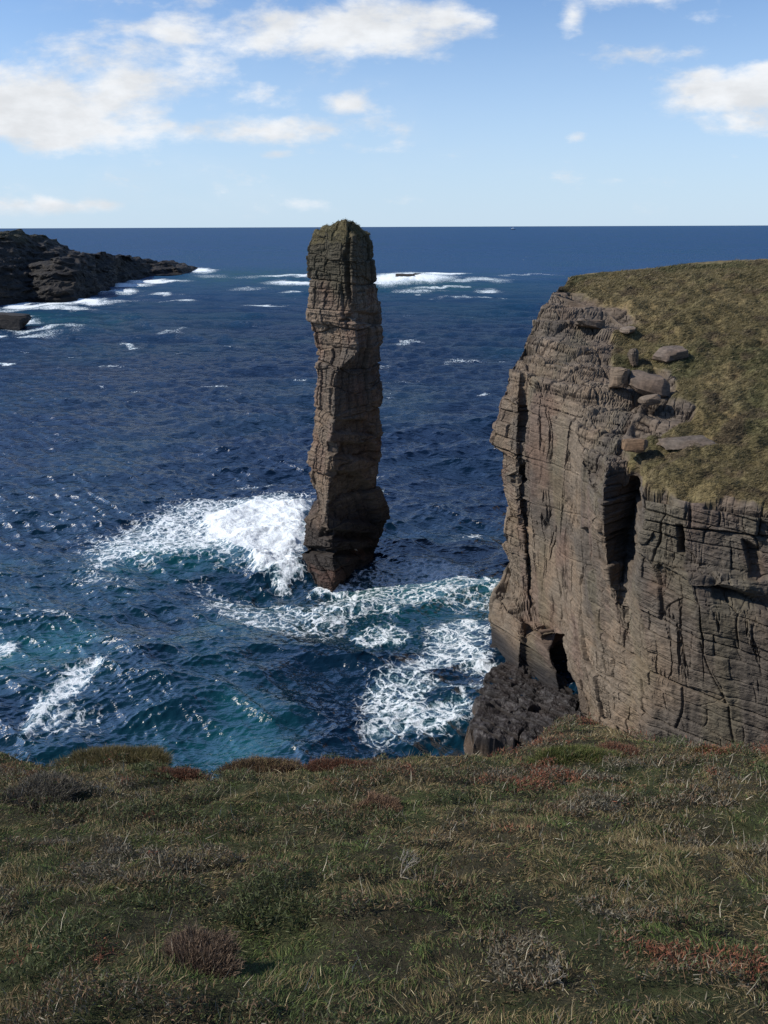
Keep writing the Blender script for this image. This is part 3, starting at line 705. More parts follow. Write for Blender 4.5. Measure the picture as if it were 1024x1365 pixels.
# waves
wr = np.random.default_rng(5)
MOD = [vn(SX / q, SY / q, 0, 1000 + i) for i, q in enumerate((3, 5, 8, 12, 18, 26, 40, 60, 90))]
hgt = np.zeros_like(SX); hx = np.zeros_like(SX); hy = np.zeros_like(SX)
for k in range(84):
    lam = 0.55 * (38 / 0.55) ** (k / 83.0) * wr.uniform(.9, 1.1)
    ang = math.radians(-97 + wr.normal() * (38 - 18 * k / 83))            # travel direction, mostly towards the camera
    kx, ky = math.cos(ang), math.sin(ang); kk = 2 * math.pi / lam
    amp_ = 0.0140 * (lam ** .95 if lam < 3 else 3 ** .95 * (lam / 3) ** .45) * wr.uniform(.6, 1.35)
    if lam > 16: amp_ *= 1.0
    wgt_ = sm(2.2, 4.5, lam / np.maximum(dr_, .04))
    wgt_ = wgt_ * (.85 + .6 * MOD[min(8, int(np.searchsorted((3, 5, 8, 12, 18, 26, 40, 60), lam * 9)))])
    ph = kk * (kx * SX + ky * SY) + wr.uniform(0, 6.28) + (1.2 if k % 2 else -1.2) * MOD[min(8, 1 + int(np.searchsorted((3, 5, 8, 12, 18, 26, 40, 60), lam * 8)))]
    A_ = amp_ * wgt_
    hgt += A_ * np.cos(ph); hx -= A_ * kx * np.sin(ph) * .9; hy -= A_ * ky * np.sin(ph) * .9
calmF = 1 - .45 * sm(.3, .7, foam) * (Rr < 200)
nearsh = np.exp(-((SX - 12) ** 2 / 60 + (SY - 52) ** 2 / 300))
hgt *= calmF; 
# breaker rising to the left of the stack
brk = spoly([(275, 700), (335, 672), (414, 672), (402, 735), (408, 768), (375, 772), (340, 762), (322, 745)], 1.6)
hgt += brk * (0.75 + 0.45 * np.abs(fbm(SX / 1.8, SY / 1.8, 0, 950, 4, .5)) + .6 * fbm(SX / 5, SY / 5, 0, 955, 3)) * (1 + .6 * gblob(370, 760, 50, 16))
hgt += gblob(250, 735, 110, 14, -.1) * .7 - gblob(330, 785, 110, 12) * .45 + gblob(620, 785, 90, 10, .15) * .55 - gblob(560, 815, 90, 10) * .35
hgt += .35 * gblob(640, 884, 34, 6) 
rf = (gblob(545, 371, 62, 8) + gblob(400, 372, 60, 5)); hgt += rf * (1.2 + 1.2 * np.abs(fbm(SX / 6, SY / 10, 0, 960, 4)))
foam_s = np.clip(foam, 0, 1.2)
hgt += sm(.45, .9, foam_s) * .10 * fbm(SX / .7, SY / .7, 0, 970, 3) * (Rr < 150)
teal = np.clip(.85 * spoly([(-120, 730), (120, 745), (260, 735), (330, 765), (420, 790), (520, 745), (700, 760), (700, 830), (560, 850), (420, 840), (430, 900), (300, 1060), (-200, 1060)], 5) * (.55 + .6 * n1) + .9 * gblob(600, 795, 110, 26, .1) + .7 * gblob(260, 735, 120, 26) + .55 * gblob(40, 850, 120, 60) + .5 * gblob(250, 1010, 180, 40) + .6 * gblob(330, 368, 120, 14) + .7 * gblob(560, 380, 130, 12) + .5 * gblob(80, 425, 130, 18) + .5 * gblob(600, 960, 90, 60), 0, 1)
teal = teal * (.55 + .60 * sm(-.35, .45, fbm(SX / 9, SY / 6, 0, 990, 4)))
teal = np.maximum(teal, .18 * sm(-.3, .6, n2))
GS = np.stack([SX + hx, SY + hy, hgt], -1)
t = NT('sea_water'); geo = t.n('ShaderNodeNewGeometry').outputs['Position']
fa_ = t.n('ShaderNodeAttribute', attribute_name='foam').outputs['Fac']; te_ = t.n('ShaderNodeAttribute', attribute_name='teal').outputs['Fac']
flat_ = t.vmap(geo, (1, 1, 0))
camd = t.n('ShaderNodeVectorMath', operation='LENGTH', i={0: geo}).outputs['Value']   # distance from the viewpoint headland
wnv = t.noise(flat_, .45, 4, .6, out=1)
wv = t.n('ShaderNodeVectorMath', operation='MULTIPLY_ADD', i={0: wnv, 1: (2.6, 2.6, 0), 2: flat_}).outputs[0]
wv = t.n('ShaderNodeVectorMath', operation='MULTIPLY_ADD', i={0: t.noise(flat_, 2.2, 3, .6, out=1), 1: (.55, .55, 0), 2: wv}).outputs[0]
def lace(scale, w):
    vo = t.n('ShaderNodeTexVoronoi', feature='DISTANCE_TO_EDGE', i={'Vector': wv, 'Scale': scale})
    return t.smooth(vo.outputs['Distance'], w, 0.0)
l1 = lace(.95, .17); l2 = lace(2.5, .22)
nz = t.noise(wv, .55, 9, .68)
nf = t.noise(flat_, 3.5, 7, .75)
pat = t.math('ADD', t.math('ADD', t.math('MULTIPLY', l1, .22), t.math('MULTIPLY', l2, .15)), t.math('ADD', t.math('MULTIPLY', nz, .62), t.math('MULTIPLY', nf, .46)))
# pattern is about .45 .. 1 ; the more foam, the lower the threshold
thr = t.smooth(fa_, 0.0, 1.0, 1.08, .28)
lin = t.n('ShaderNodeMapRange', i={0: fa_, 1: 0.0, 2: 1.0, 3: 1.02, 4: .30}).outputs[0]
dif = t.math('SUBTRACT', pat, lin)
fm = t.smooth(dif, -.03, .30)
fm = t.math('MULTIPLY', fm, t.smooth(fa_, .12, .35))
deep = t.mix(t.smooth(camd, 60, 700), (.0016, .0075, .024), (.016, .060, .145))  # distant water painted lighter blue in place of reflected sky and haze
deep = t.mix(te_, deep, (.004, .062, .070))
# aerated water under and around foam
aer = t.smooth(dif, -.18, .10, 0, .40); aer = t.math('MULTIPLY', aer, t.smooth(fa_, .3, .6))
deep = t.mix(aer, deep, (.10, .25, .28))
b1 = t.noise(t.vmap(flat_, (.75, 1.25, 1)), 1.1, 3, .5); b2 = t.noise(t.vmap(flat_, (.7, 1.3, 1)), 4.5, 2, .5)
farb = t.noise(t.vmap(flat_, (.4, 1.3, 1)), .16, 6, .65)
rdg = t.math('SUBTRACT', 1.0, t.math('ABSOLUTE', t.math('SUBTRACT', t.math('MULTIPLY', t.noise(t.vmap(flat_, (.34, 1.1, 1)), .55, 4, .55, dist=.3), 2.0), 1.0)))
hh = t.math('ADD', t.math('MULTIPLY', b1, .22), t.math('MULTIPLY', b2, .028))
hh = t.math('ADD', hh, t.math('MULTIPLY', rdg, t.smooth(camd, 50, 300, .10, .70)))
hh = t.math('ADD', hh, t.math('MULTIPLY', farb, t.smooth(camd, 120, 500, 0, 1.6)))
bp = t.n('ShaderNodeBump', i={'Strength': 1.0, 'Distance': 1.0, 'Height': hh})
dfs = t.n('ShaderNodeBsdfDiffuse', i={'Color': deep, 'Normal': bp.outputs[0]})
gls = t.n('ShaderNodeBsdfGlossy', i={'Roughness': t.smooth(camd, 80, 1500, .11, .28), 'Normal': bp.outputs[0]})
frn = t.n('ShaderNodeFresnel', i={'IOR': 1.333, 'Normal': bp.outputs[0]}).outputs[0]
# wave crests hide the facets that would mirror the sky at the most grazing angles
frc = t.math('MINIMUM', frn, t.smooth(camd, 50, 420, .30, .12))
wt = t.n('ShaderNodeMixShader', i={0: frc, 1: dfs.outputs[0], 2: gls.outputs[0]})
fm = t.math('POWER', fm, .95)
fcol = t.mix(t.smooth(nf, .35, .7), (.74, .80, .81), (.93, .94, .94))
bf = t.n('ShaderNodeBump', i={'Strength': .8, 'Distance': .25, 'Height': t.math('ADD', nf, nz)})
fo = t.n('ShaderNodeBsdfPrincipled', i={'Base Color': fcol, 'Roughness': .9, 'Normal': bf.outputs[0]})
mx = t.n('ShaderNodeMixShader', i={0: fm, 1: wt.outputs[0], 2: fo.outputs[0]})
t.n('ShaderNodeOutputMaterial', i={0: mx.outputs[0]})
sea = grid('water', GS, t.m, True, attrs={'foam': foam_s, 'teal': teal}, flip=True)
tag(sea, kind='structure')
print('sea', GS.shape)

BOOST = [[2.0, 1.9, 1.55]]
# ================================================================== NEAR GROUND (foreground slope)
def tv_(v):
    d = ray(512, v); return -d[2] / d[1]
EP = [(-300, 985), (-60, 985), (0, 993), (30, 1001), (60, 1009), (90, 1012), (120, 1006), (160, 1002), (190, 1005), (225, 1018), (250, 1020), (280, 1028), (305, 1018), (340, 1010), (370, 1008), (400, 1008), (450, 1003), (500, 1003), (540, 998), (580, 997), (615, 1000), (650, 1002), (690, 996), (715, 985), (735, 968), (755, 958), (785, 956), (805, 970), (830, 978), (870, 986), (920, 992), (960, 1000), (1024, 1003), (1100, 1000), (1400, 995)]
EX, EY = [], []
for u, v in EP:
    d = ray(u, v - 7); tt_ = -d[2] / d[1]
    y = 1.60 / (tt_ - .466); z = 31.4 - .466 * y; EY.append(y); EX.append(float(Wx(u, z, y)))
EX = np.array(EX); EY = np.array(EY)
def Ye(x): return np.interp(x, EX, EY)
def Zg(x, y):
    e = y - Ye(x)
    z = 31.3 - .466 * y
    z = z - 1.6 * np.clip(e + .15, 0, None) ** 1.6
    hum = .085 * fbm(x / 1.1, y / 1.0, 0, 1101, 3) + .055 * np.abs(fbm(x / .45, y / .45, 0, 1105, 3)) + .018 * vn(x / .12, y / .12, 0, 1109)
    z = z + hum * sm(0.2, 1.8, y) 
    # trampled hollow on the right and one left of centre
    z = z - .12 * np.exp(-((x - 2.1) ** 2 / .25 + (y - 4.2) ** 2 / .10)) - .07 * np.exp(-((x + .6) ** 2 / .12 + (y - 2.7) ** 2 / .05))
    z = z + .10 * np.exp(-((x - 2.9) ** 2 / .35 + (y - 5.0) ** 2 / .5)) + .07 * np.exp(-((x + 2.6) ** 2 / .12 + (y - 5.0) ** 2 / .12))
    return z
gx = np.concatenate([np.linspace(-60, -7, 40)[:-1], np.linspace(-7, 8, 480), np.linspace(8, 60, 40)[1:]])
gy1 = np.linspace(0, 1, 330)
XX = np.broadcast_to(gx[None], (330, len(gx)))
YY = -4 + (Ye(XX) + .9 + 4) * gy1[:, None]
ZG = Zg(XX, YY)
ztop = ZG[-1]; kk_ = np.linspace(0, 1, 70)[1:, None]
cz = ztop[None] * (1 - kk_) + (-3) * kk_
cy = YY[-1][None] + .8 * kk_ + 1.2 * fbm(np.broadcast_to(gx[None], cz.shape) / 3, cz / 3, 0, 1150, 4) * sm(0, .15, kk_) - 1.0 * kk_ ** 2
GG = np.stack([np.concatenate([XX, np.broadcast_to(gx[None], cz.shape)]), np.concatenate([YY, cy]), np.concatenate([ZG, cz])], -1)
gc = np.broadcast_to(np.array([.050, .044, .026]), GG.shape).copy()
gc = mixc(gc, np.array([.050, .056, .024]), sm(-.2, .4, fbm(GG[..., 0] / .5, GG[..., 1] / .5, 0, 1160, 3)))
rk = np.zeros(GG.shape[:2]); rk[335:] = 1
gc = mixc(gc, np.array([.15, .13, .11]), rk)
# slope behind the camera rises gently inland, closing the land off
tag(grid('ground', GG, M_soil, True, gc, flip=False), kind='structure')

def fr_pts(n, yb=0.75):
    """random points of the visible near slope (with a margin to either side)"""
    xs, ys = [], []; tot = 0
    while tot < n:
        y = rng.uniform(1.5, 10, n * 2); x = rng.uniform(-7, 8, n * 2)
        hw = (y * .942 + (1.7 + .466 * y) * .335) * .478 + 1.6
        ok = (np.abs(x) < hw) & (y < Ye(x) + .25) & (rng.random(n * 2) < np.clip(4.2 / (y + .8), .38, 1))
        xs.append(x[ok]); ys.append(y[ok]); tot += ok.sum()
    return np.concatenate(xs)[:n], np.concatenate(ys)[:n]
# vegetation maps
def vmap_(x, y):
    wx_ = x + .3 * vn(x / .5, y / .5, 0, 1201)
    heath = sm(-.06, .22, fbm(wx_ / .36, y / .30, 0, 1210, 4) + .20 * sm(4.3, 6.2, y) - .08)
    green = sm(-.05, .35, fbm(wx_ / .34, y / .30, 0, 1220, 4) + .12 * sm(4.0, 2.2, y))
    dry = sm(-.1, .4, fbm(wx_ / .40 + 9, y / .36, 0, 1230, 4) + .15 * sm(.5, 3.5, x))
    redd = sm(.08, .38, fbm(wx_ / .4 + 3, y / .4, 0, 1240, 3) + .45 * sm(4.8, 6.2, y) - .30)
    return heath, green, dry, redd
parts = []
# 1 short grass sward
n = 500000; x, y = fr_pts(n); he, gr, dy, rd = vmap_(x, y)
keep = rng.random(n) > he * .75; x, y, he, gr, dy = x[keep], y[keep], he[keep], gr[keep], dy[keep]; n = len(x)
flow = 3.4 * vn(x / .22, y / .22, 0, 1250) + .3 
fl = np.stack([np.cos(flow), np.sin(flow), np.zeros(n)], 1)
cl = vn(x / .09, y / .09, 0, 1255)
dirn = unit(fl * (.40 + .3 * rng.random((n, 1))) + rng.normal(size=(n, 3)) * .55 + np.array([[0, 0, .65]]))
dirn[:, 2] = np.abs(dirn[:, 2])
isg = rng.random(n) < (.38 + .50 * gr - .25 * dy)
colr = np.where(isg[:, None], pal([(.038, .062, .020), (.055, .078, .026), (.028, .045, .018), (.068, .082, .032)], [4, 3, 3, 2], n), pal([(.120, .092, .056), (.082, .066, .038), (.19, .16, .11), (.062, .052, .033), (.27, .24, .18)], [5, 5, .8, 5, .15], n))
L = (.018 + .025 * rng.random(n)) * (1 + .5 * cl) * np.where(isg, .85, 1.2); Wd = .0014 + .0014 * rng.random(n) + .00030 * y
z = Zg(x, y)
parts.append(blades(np.stack([x, y, z - .005], 1), dirn, L, Wd, colr, fl * .5 + np.array([[0, 0, -.55]])))
# 2 long dry straws
n = 6000; x, y = fr_pts(n); he, gr, dy, rd = vmap_(x, y)
k = rng.random(n) < .25 + .75 * dy; x, y = x[k], y[k]; n = len(x)
flow = 3.4 * vn(x / .22, y / .22, 0, 1250) + .3; fl = np.stack([np.cos(flow), np.sin(flow), np.zeros(n)], 1)
dirn = unit(fl * .9 + rng.normal(size=(n, 3)) * .55 + np.array([[0, 0, .45]])); dirn[:, 2] = np.abs(dirn[:, 2]) + .05
parts.append(blades(np.stack([x, y, Zg(x, y) + .012], 1), dirn, (.04 + .09 * rng.random(n)), .0012 + .0010 * rng.random(n) + .0003 * y, pal([(.12, .10, .068), (.09, .075, .05), (.17, .15, .11)], [4, 5, 2], n), fl * .4 + np.array([[0, 0, -.5]])))
V, F, Cc = merge(parts)
tag(mesh_from('grass', V, F, M_leaf, True, Cc), kind='stuff')
# 3 heather and crowberry cover: short woody sprigs through the height of the cushion
n = 390000; x, y = fr_pts(n); he, gr, dy, rd = vmap_(x, y)
keep = rng.random(n) < he * .92 + .06; x, y, rd, he = x[keep], y[keep], rd[keep], he[keep]; n = len(x)
top_h = (.03 + .075 * sm(-.5, .6, vn(x / .16, y / .16, 0, 1270))) * he
hz = rng.random(n) ** .6 * top_h
dirn = unit(rng.normal(size=(n, 3)) * .6 + np.array([[0, -.1, .75]])); dirn[:, 2] = np.abs(dirn[:, 2])
hue = vn(x / .5, y / .5, 0, 1275) + .35 * rng.normal(size=n)
cA = pal([(.080, .074, .066), (.115, .108, .098), (.060, .054, .044)], [5, 3, 4], n); cB = pal([(.080, .054, .038), (.058, .040, .030), (.11, .076, .054)], [4, 4, 2], n); cG = pal([(.034, .046, .020), (.046, .056, .030), (.064, .070, .046)], [4, 3, 2], n); cR = pal([(.115, .045, .033), (.085, .038, .029), (.14, .070, .046)], [3, 4, 1], n)
colr = np.where((hue > .38)[:, None], cA, np.where((hue > -.12)[:, None], cB, cG))
colr = np.where((rng.random(n) < rd * .75)[:, None], cR, colr)
parts = [blades(np.stack([x, y, Zg(x, y) + hz], 1), dirn, .014 + .028 * rng.random(n), .0026 + .002 * rng.random(n) + .0004 * y, colr, rng.normal(size=(n, 3)) * .25)]
# grey dead heather wands standing proud near the brow
n = 9000; x, y = fr_pts(n); he, gr, dy, rd = vmap_(x, y); k = rng.random(n) < .15 + .6 * he * sm(3.5, 6, y) + .3 * sm(.9, .3, np.abs(y - 4.7)) * sm(1.0, 2.0, x); x, y = x[k], y[k]; n = len(x)
dirn = unit(rng.normal(size=(n, 3)) * .30 + np.array([[.1, 0, .9]]))
parts.append(blades(np.stack([x, y, Zg(x, y) + .02], 1), dirn, .04 + .075 * rng.random(n), .0018 + .001 * rng.random(n) + .0003 * y, pal([(.19, .18, .17), (.13, .12, .11), (.26, .245, .225)], [4, 4, 2], n), rng.normal(size=(n, 3)) * .2))
V, F, Cc = merge(parts)
tag(mesh_from('heather', V, F, M_leaf, True, Cc), kind='stuff')

# individual cushions and hummocks one can point at
def near_at(u, v):
    d = ray(u, v)
    for yk in np.arange(1.3, 12, .01):
        q = d * (yk / d[1])
        if q[2] + H <= float(Zg(q[0], q[1])): break
    return q[0], q[1]
def cushion(name, u, v, r, h, cols, w, lab, cat, n=9000, ln=(.015, .04), wd=.003, grp=None, asp=1.0, up=.35):
    h *= .42; r *= .85; n = int(n * 1.3); cols = [tuple(np.array(c) * .8) for c in cols]
    x0, y0 = near_at(u, v)
    for _ in range(8):
        ye = float(Ye(np.array(x0))) - .30
        if y0 > ye - .35: asp = .45
        if y0 > ye: y0 = ye; x0 = float(Wx(u, 31.3 - .466 * y0, y0))
    z0 = float(Zg(np.array(x0), np.array(y0)))
    # solid woody core
    m_ = 26; th = np.linspace(0, math.pi / 2 + .5, m_); ph = np.linspace(0, 2 * math.pi, 48, endpoint=False); T, Q = np.meshgrid(th, ph, indexing='ij')
    sx = np.sin(T) * np.cos(Q); sy = np.sin(T) * np.sin(Q); sz = np.cos(T)
    def rad(a, b, c): return 1 + .55 * fbm(a * 2.4 + x0 * 7, b * 2.4, c * 2.4, 3, 4)
    q = rad(sx, sy, sz) * .88
    core = np.stack([sx * q * r, sy * q * r * asp, sz * q * h], -1)
    cc_ = np.broadcast_to(np.array(cols[0]) * .6, core.shape)
    o = grid(name, core, M_soil, True, cc_, wrap=True)
    dv = unit(rng.normal(size=(n, 3))); dv[:, 2] = np.abs(dv[:, 2]) - .1; dv = unit(dv)
    q = rad(dv[:, 0], dv[:, 1], dv[:, 2]) * (.80 + .24 * rng.random(n) ** 1.5)
    p = np.stack([dv[:, 0] * q * r, dv[:, 1] * q * r * asp, dv[:, 2] * q * h], 1)
    dd_ = unit(dv + rng.normal(size=(n, 3)) * .55 + np.array([[0, 0, up]]))
    V, F, Cc = blades(p, dd_, ln[0] + (ln[1] - ln[0]) * rng.random(n), wd * (.7 + .6 * rng.random(n)), pal(cols, w, n, .28), rng.normal(size=(n, 3)) * .25)
    c = mesh_from('sprigs', V, F, M_leaf, True, Cc); c.parent = o
    o.location = (x0, y0, z0 - .4 * h)
    tag(o, lab, cat, grp)
RED = [(.090, .042, .032), (.125, .060, .042), (.06, .036, .028), (.10, .085, .07)]; BRN = [(.085, .060, .042), (.12, .085, .058), (.06, .045, .032), (.17, .15, .12)]
GRN = [(.040, .065, .024), (.075, .09, .035), (.10, .10, .045), (.035, .045, .02)]; GRY = [(.10, .095, .092), (.15, .14, .135), (.07, .06, .055), (.06, .065, .045)]
STR = [(.080, .070, .034), (.115, .093, .055), (.052, .056, .024), (.17, .145, .10)]; GRY = [(.07, .066, .062), (.11, .103, .098), (.05, .044, .04), (.045, .05, .034)]
G1 = 'heather cushions on the near slope'
cushion('heather_cushion', 232, 1022, .32, .15, RED, [4, 3, 3, 2], 'reddish heather cushion at the brow above the teal water, left of a gap', 'heather', grp=G1)
cushion('heather_cushion', 348, 1014, .42, .17, [(.085, .055, .042), (.13, .09, .06), (.06, .045, .03), (.11, .10, .05)], [4, 3, 3, 2], 'wide brown heather cushion on the brow right of the gap in the turf', 'heather', grp=G1, n=12000)
cushion('heather_cushion', 447, 1012, .36, .17, RED, [5, 4, 2, 2], 'rust red heather cushion on the brow below the stack', 'heather', grp=G1, n=11000)
cushion('heather_cushion', 52, 1062, .30, .15, GRY, [4, 4, 2, 1], 'rounded grey heather hummock near the left edge', 'heather', grp=G1, n=11000)
cushion('heather_cushion', 505, 1078, .17, .09, [(.12, .075, .055), (.16, .11, .085), (.07, .05, .04)], [4, 3, 3], 'small round brown heather cushion in the grass below the brow', 'heather', grp=G1, n=5000)
cushion('heather_cushion', 828, 1010, .26, .12, RED, [4, 3, 3, 2], 'red brown heather patch on the right below the cliff foot', 'heather', grp=G1, n=7000)
cushion('heather_cushion', 945, 1000, .20, .10, [(.09, .065, .03), (.13, .09, .04), (.06, .05, .03)], [4, 3, 3], 'small dark olive cushion on the brow at the right', 'heather', grp=G1, n=6000)
cushion('heather_cushion', 255, 1290, .20, .075, [(.085, .060, .05), (.12, .09, .075), (.055, .042, .035)], [4, 3, 3], 'low dark brown heather clump in the lower left of the turf', 'heather', grp=G1, n=7000, wd=.0026)
cushion('grass_hummock', 158, 1003, .50, .12, STR, [4, 3, 3, 2], 'broad grassy hummock on the brow at the left', 'grass hummock', n=13000, ln=(.03, .07), wd=.0028, up=.7)
cushion('grass_hummock', 768, 956, .42, .18, [(.055, .075, .026), (.09, .10, .04), (.15, .12, .07), (.04, .05, .02)], [5, 4, 2, 2], 'green topped mound on the brow against the foot of the cliff', 'grass hummock', n=12000, ln=(.02, .055), wd=.003, up=.6)
# dead woody twigs
def twig(u, v, lab, seed, L=.14):
    x0, y0 = near_at(u, v); r2 = np.random.default_rng(seed); segs = []
    def grow(p, d, l, rr, dep):
        q = p + d * l; segs.append((p, q, rr, rr * .7))
        if dep > 0:
            for _ in range(r2.integers(2, 4)):
                nd = unit(d + r2.normal(size=3) * .55 + np.array([0, 0, .1])); grow(q, nd, l * r2.uniform(.55, .85), rr * .7, dep - 1)
    for a in range(5):
        grow(np.zeros(3), unit(np.array([r2.normal() * .8, r2.normal() * .5, .8])), L * .45, .0030, 3)
    Vs, Fs = [], []; o = 0
    for p, q, ra, rb in segs:
        d = unit(q - p); s1 = unit(np.cross(d, [.3, .5, .8])); s2 = np.cross(d, s1)
        for c, rr in ((p, ra), (q, rb)):
            for a in range(5): Vs.append(c + rr * (math.cos(a * 1.2566) * s1 + math.sin(a * 1.2566) * s2))
        for a in range(5): Fs.append([o + a, o + (a + 1) % 5, o + 5 + (a + 1) % 5, o + 5 + a])
        o += 10
    V = np.array(Vs); cc_ = np.tile(np.array([[.28, .25, .20]]), (len(V), 1))
    ob = mesh_from('dead_twig', V, np.array(Fs), M_leaf, True, cc_); ob.location = (x0, y0, float(Zg(np.array(x0), np.array(y0))) + .01)
    tag(ob, lab, 'twig', 'bleached dead twigs')
twig(534, 1172, 'forked bleached dead twig in the middle of the turf', 3)
twig(735, 1312, 'bleached dead twig low in the turf towards the right', 8, .07)

# ================================================================== SHIP on the horizon and GULLS
M_hull = plain('hull_paint', (.05, .07, .10)); M_white = plain('white_paint', (.80, .80, .80)); M_bird = plain('white_feather', (.78, .78, .78), .8); M_grey = plain('grey_feather', (.30, .31, .33), .8); M_beak = plain('yellow_beak', (.6, .35, .05))
def prism(pts2, x0, x1, axis='x'):
    pass
def hullmesh(name, L, W, Hh, mat, parent):
    xs = np.linspace(-.5, .5, 24); rows = []
    for x in xs:
        w = W / 2 * (1 - max(0, (x - .15) / .35) ** 2.2) * (1 - .25 * max(0, (-.35 - x) / .15)); w = max(w, .05)
        sheer = 1 + .25 * max(0, x) ** 2 * 4
        rows.append([(x * L, -w, Hh * sheer), (x * L, -w * .85, Hh * .4), (x * L * .96, -w * .5, 0), (x * L * .96, w * .5, 0), (x * L, w * .85, Hh * .4), (x * L, w, Hh * sheer), (x * L, w * .5, Hh * sheer + .05), (x * L, -w * .5, Hh * sheer + .05)])
    o = grid(name, np.array(rows, float), mat, False, wrap=True); o.parent = parent; return o
def box(name, c, s, mat, parent, bev=.15):
    import bmesh
    bm = bmesh.new(); bmesh.ops.create_cube(bm, size=1)
    for v in bm.verts: v.co = Vector((v.co.x * s[0] + c[0], v.co.y * s[1] + c[1], v.co.z * s[2] + c[2]))
    bmesh.ops.bevel(bm, geom=bm.edges[:], offset=bev, segments=2, affect='EDGES')
    me = bpy.data.meshes.new(name); bm.to_mesh(me); bm.free(); me.materials.append(mat)
    o = bpy.data.objects.new(name, me); COL.objects.link(o); o.parent = parent; return o
sp_ = bpy.data.objects.new('ship', None); COL.objects.link(sp_)
dS = ray(684, 306.3); kS = -H / dS[2]; sp_.location = (dS[0] * kS, dS[1] * kS, 0)
tag(sp_, 'tiny white ship far out on the horizon', 'ship')
hullmesh('hull', 44, 9, 5.5, M_hull, sp_)
box('superstructure', (-4, 0, 10.5), (26, 8, 10), M_white, sp_); box('bridge', (-4, 0, 17.5), (12, 9, 4), M_white, sp_); box('funnel', (-12, 0, 20), (3.5, 3, 7), M_hull, sp_); box('mast', (3, 0, 24), (.8, .8, 12), M_white, sp_, .1)
def body_mesh(name, pts, rad, mat, n=14):
    pts = np.array(pts, float); T = unit(np.gradient(pts, axis=0)); rows = []
    for p, t_, r in zip(pts, T, rad):
        s1 = unit(np.cross(t_, [0, 1, 0.01])); s2 = np.cross(t_, s1)
        rows.append([p + r * (math.cos(a) * s1 + math.sin(a) * s2) for a in np.linspace(0, 2 * math.pi, n, endpoint=False)])
    return grid(name, np.array(rows), mat, True, wrap=True)
def wing(name, side, mat, parent, bank=0):
    n = 12; rows = []
    for i, s in enumerate(np.linspace(0, 1, n)):
        y = side * (.05 + .58 * s); x = .10 - .02 * s + .10 * math.sin(s * 3.1) - .22 * max(0, s - .45); c = .15 * (1 - .82 * s ** 1.6); z = .08 * math.sin(s * 2.2)
        rows.append([(x, y, z), (x - c * .3, y, z + .014 * (1 - s * .7)), (x - c, y, z), (x - c * .3, y, z - .008 * (1 - s * .7))])
    o = grid(name, np.array(rows), mat, True, wrap=True); o.parent = parent; return o
def gull_fly(u, v, z, lab):
    b = body_mesh('gull', [(-.27, 0, 0), (-.2, 0, 0), (-.1, 0, 0), (.02, 0, 0), (.12, 0, .01), (.18, 0, .02), (.22, 0, .02), (.255, 0, .015), (.30, 0, .01)], [.01, .035, .05, .065, .055, .04, .038, .015, .003], M_bird)
    wing('wing', 1, M_bird, b); wing('wing', -1, M_bird, b)
    d = ray(u, v); k = (z - H) / d[2]; b.location = (d[0] * k, d[1] * k, z); b.rotation_euler = (.75, -.1, 2.75); b.scale = (1.1,) * 3
    tag(b, lab, 'gull')
gull_fly(69, 686, 4.0, 'white gull gliding low over the dark water at the left')
def gull_sit(u, v, Y, lab):
    b = body_mesh('gull', [(-.28, 0, .16), (-.2, 0, .18), (-.1, 0, .20), (.02, 0, .23), (.10, 0, .28), (.13, 0, .34), (.15, 0, .385), (.185, 0, .39), (.22, 0, .38)], [.01, .04, .07, .085, .07, .045, .042, .025, .004], M_bird)
    w = wing('wing', 1, M_grey, b); w.scale = (1.2, .25, 1); w.location = (-.06, .04, .24); w2 = wing('wing', -1, M_grey, b); w2.scale = (1.2, .25, 1); w2.location = (-.06, -.04, .24)
    for s in (-1, 1):
        l = body_mesh('leg', [(.0, .03 * s, .17), (0, .03 * s, .08), (0, .03 * s, 0), (.03, .03 * s, -.005)], [.008, .006, .006, .006], M_beak, 6); l.parent = b
    b.location = P(u, v, Y); b.rotation_euler = (0, 0, 2.4)
    tag(b, lab, 'gull')

from mathutils.bvhtree import BVHTree
bv_t = BVHTree.FromObject(stack, bpy.context.evaluated_depsgraph_get())
dG = Vector(ray(474, 735)).normalized(); hit = bv_t.ray_cast(Vector((0, 0, H)), dG)
if hit[0]:
    gull_sit(474, 735, hit[0].y, 'white gull perched on the dark rock at the foot of the stack')
    g = [o for o in COL.objects if o.name.startswith('gull') and o.get('label', '').endswith('foot of the stack')][0]
    g.location = hit[0] - dG * .15
# ================================================================== LIGHT
SUN_EL = 41.0
sun_vec = np.array([-math.cos(math.radians(2)), -math.sin(math.radians(2))]) * math.cos(math.radians(SUN_EL))
sun_dir = Vector((sun_vec[0], sun_vec[1], math.sin(math.radians(SUN_EL))))
sl = bpy.data.lights.new('sun', 'SUN'); so = bpy.data.objects.new('sun', sl); COL.objects.link(so)
sl.energy = 5.0; sl.angle = math.radians(.53); sl.color = (1.0, .95, .87)
so.rotation_euler = sun_dir.to_track_quat('Z', 'Y').to_euler()
W = bpy.data.worlds.new('World'); S.world = W
t = NT('', world=W)
sk = t.n('ShaderNodeTexSky', sky_type='NISHITA', sun_disc=False, sun_elevation=math.radians(SUN_EL), sun_rotation=math.atan2(sun_dir.x, sun_dir.y), altitude=30, air_density=1.0, dust_density=.15, ozone_density=3.0)
dirv = t.n('ShaderNodeTexCoord').outputs['Generated']
sx = t.n('ShaderNodeSeparateXYZ', i={0: dirv})
yy = t.math('MAXIMUM', sx.outputs[1], .04)
hxx = t.math('DIVIDE', sx.outputs[0], yy); hzz = t.math('DIVIDE', sx.outputs[2], yy)
cv = t.n('ShaderNodeCombineXYZ', i={0: hxx, 1: hzz, 2: 0.0}).outputs[0]
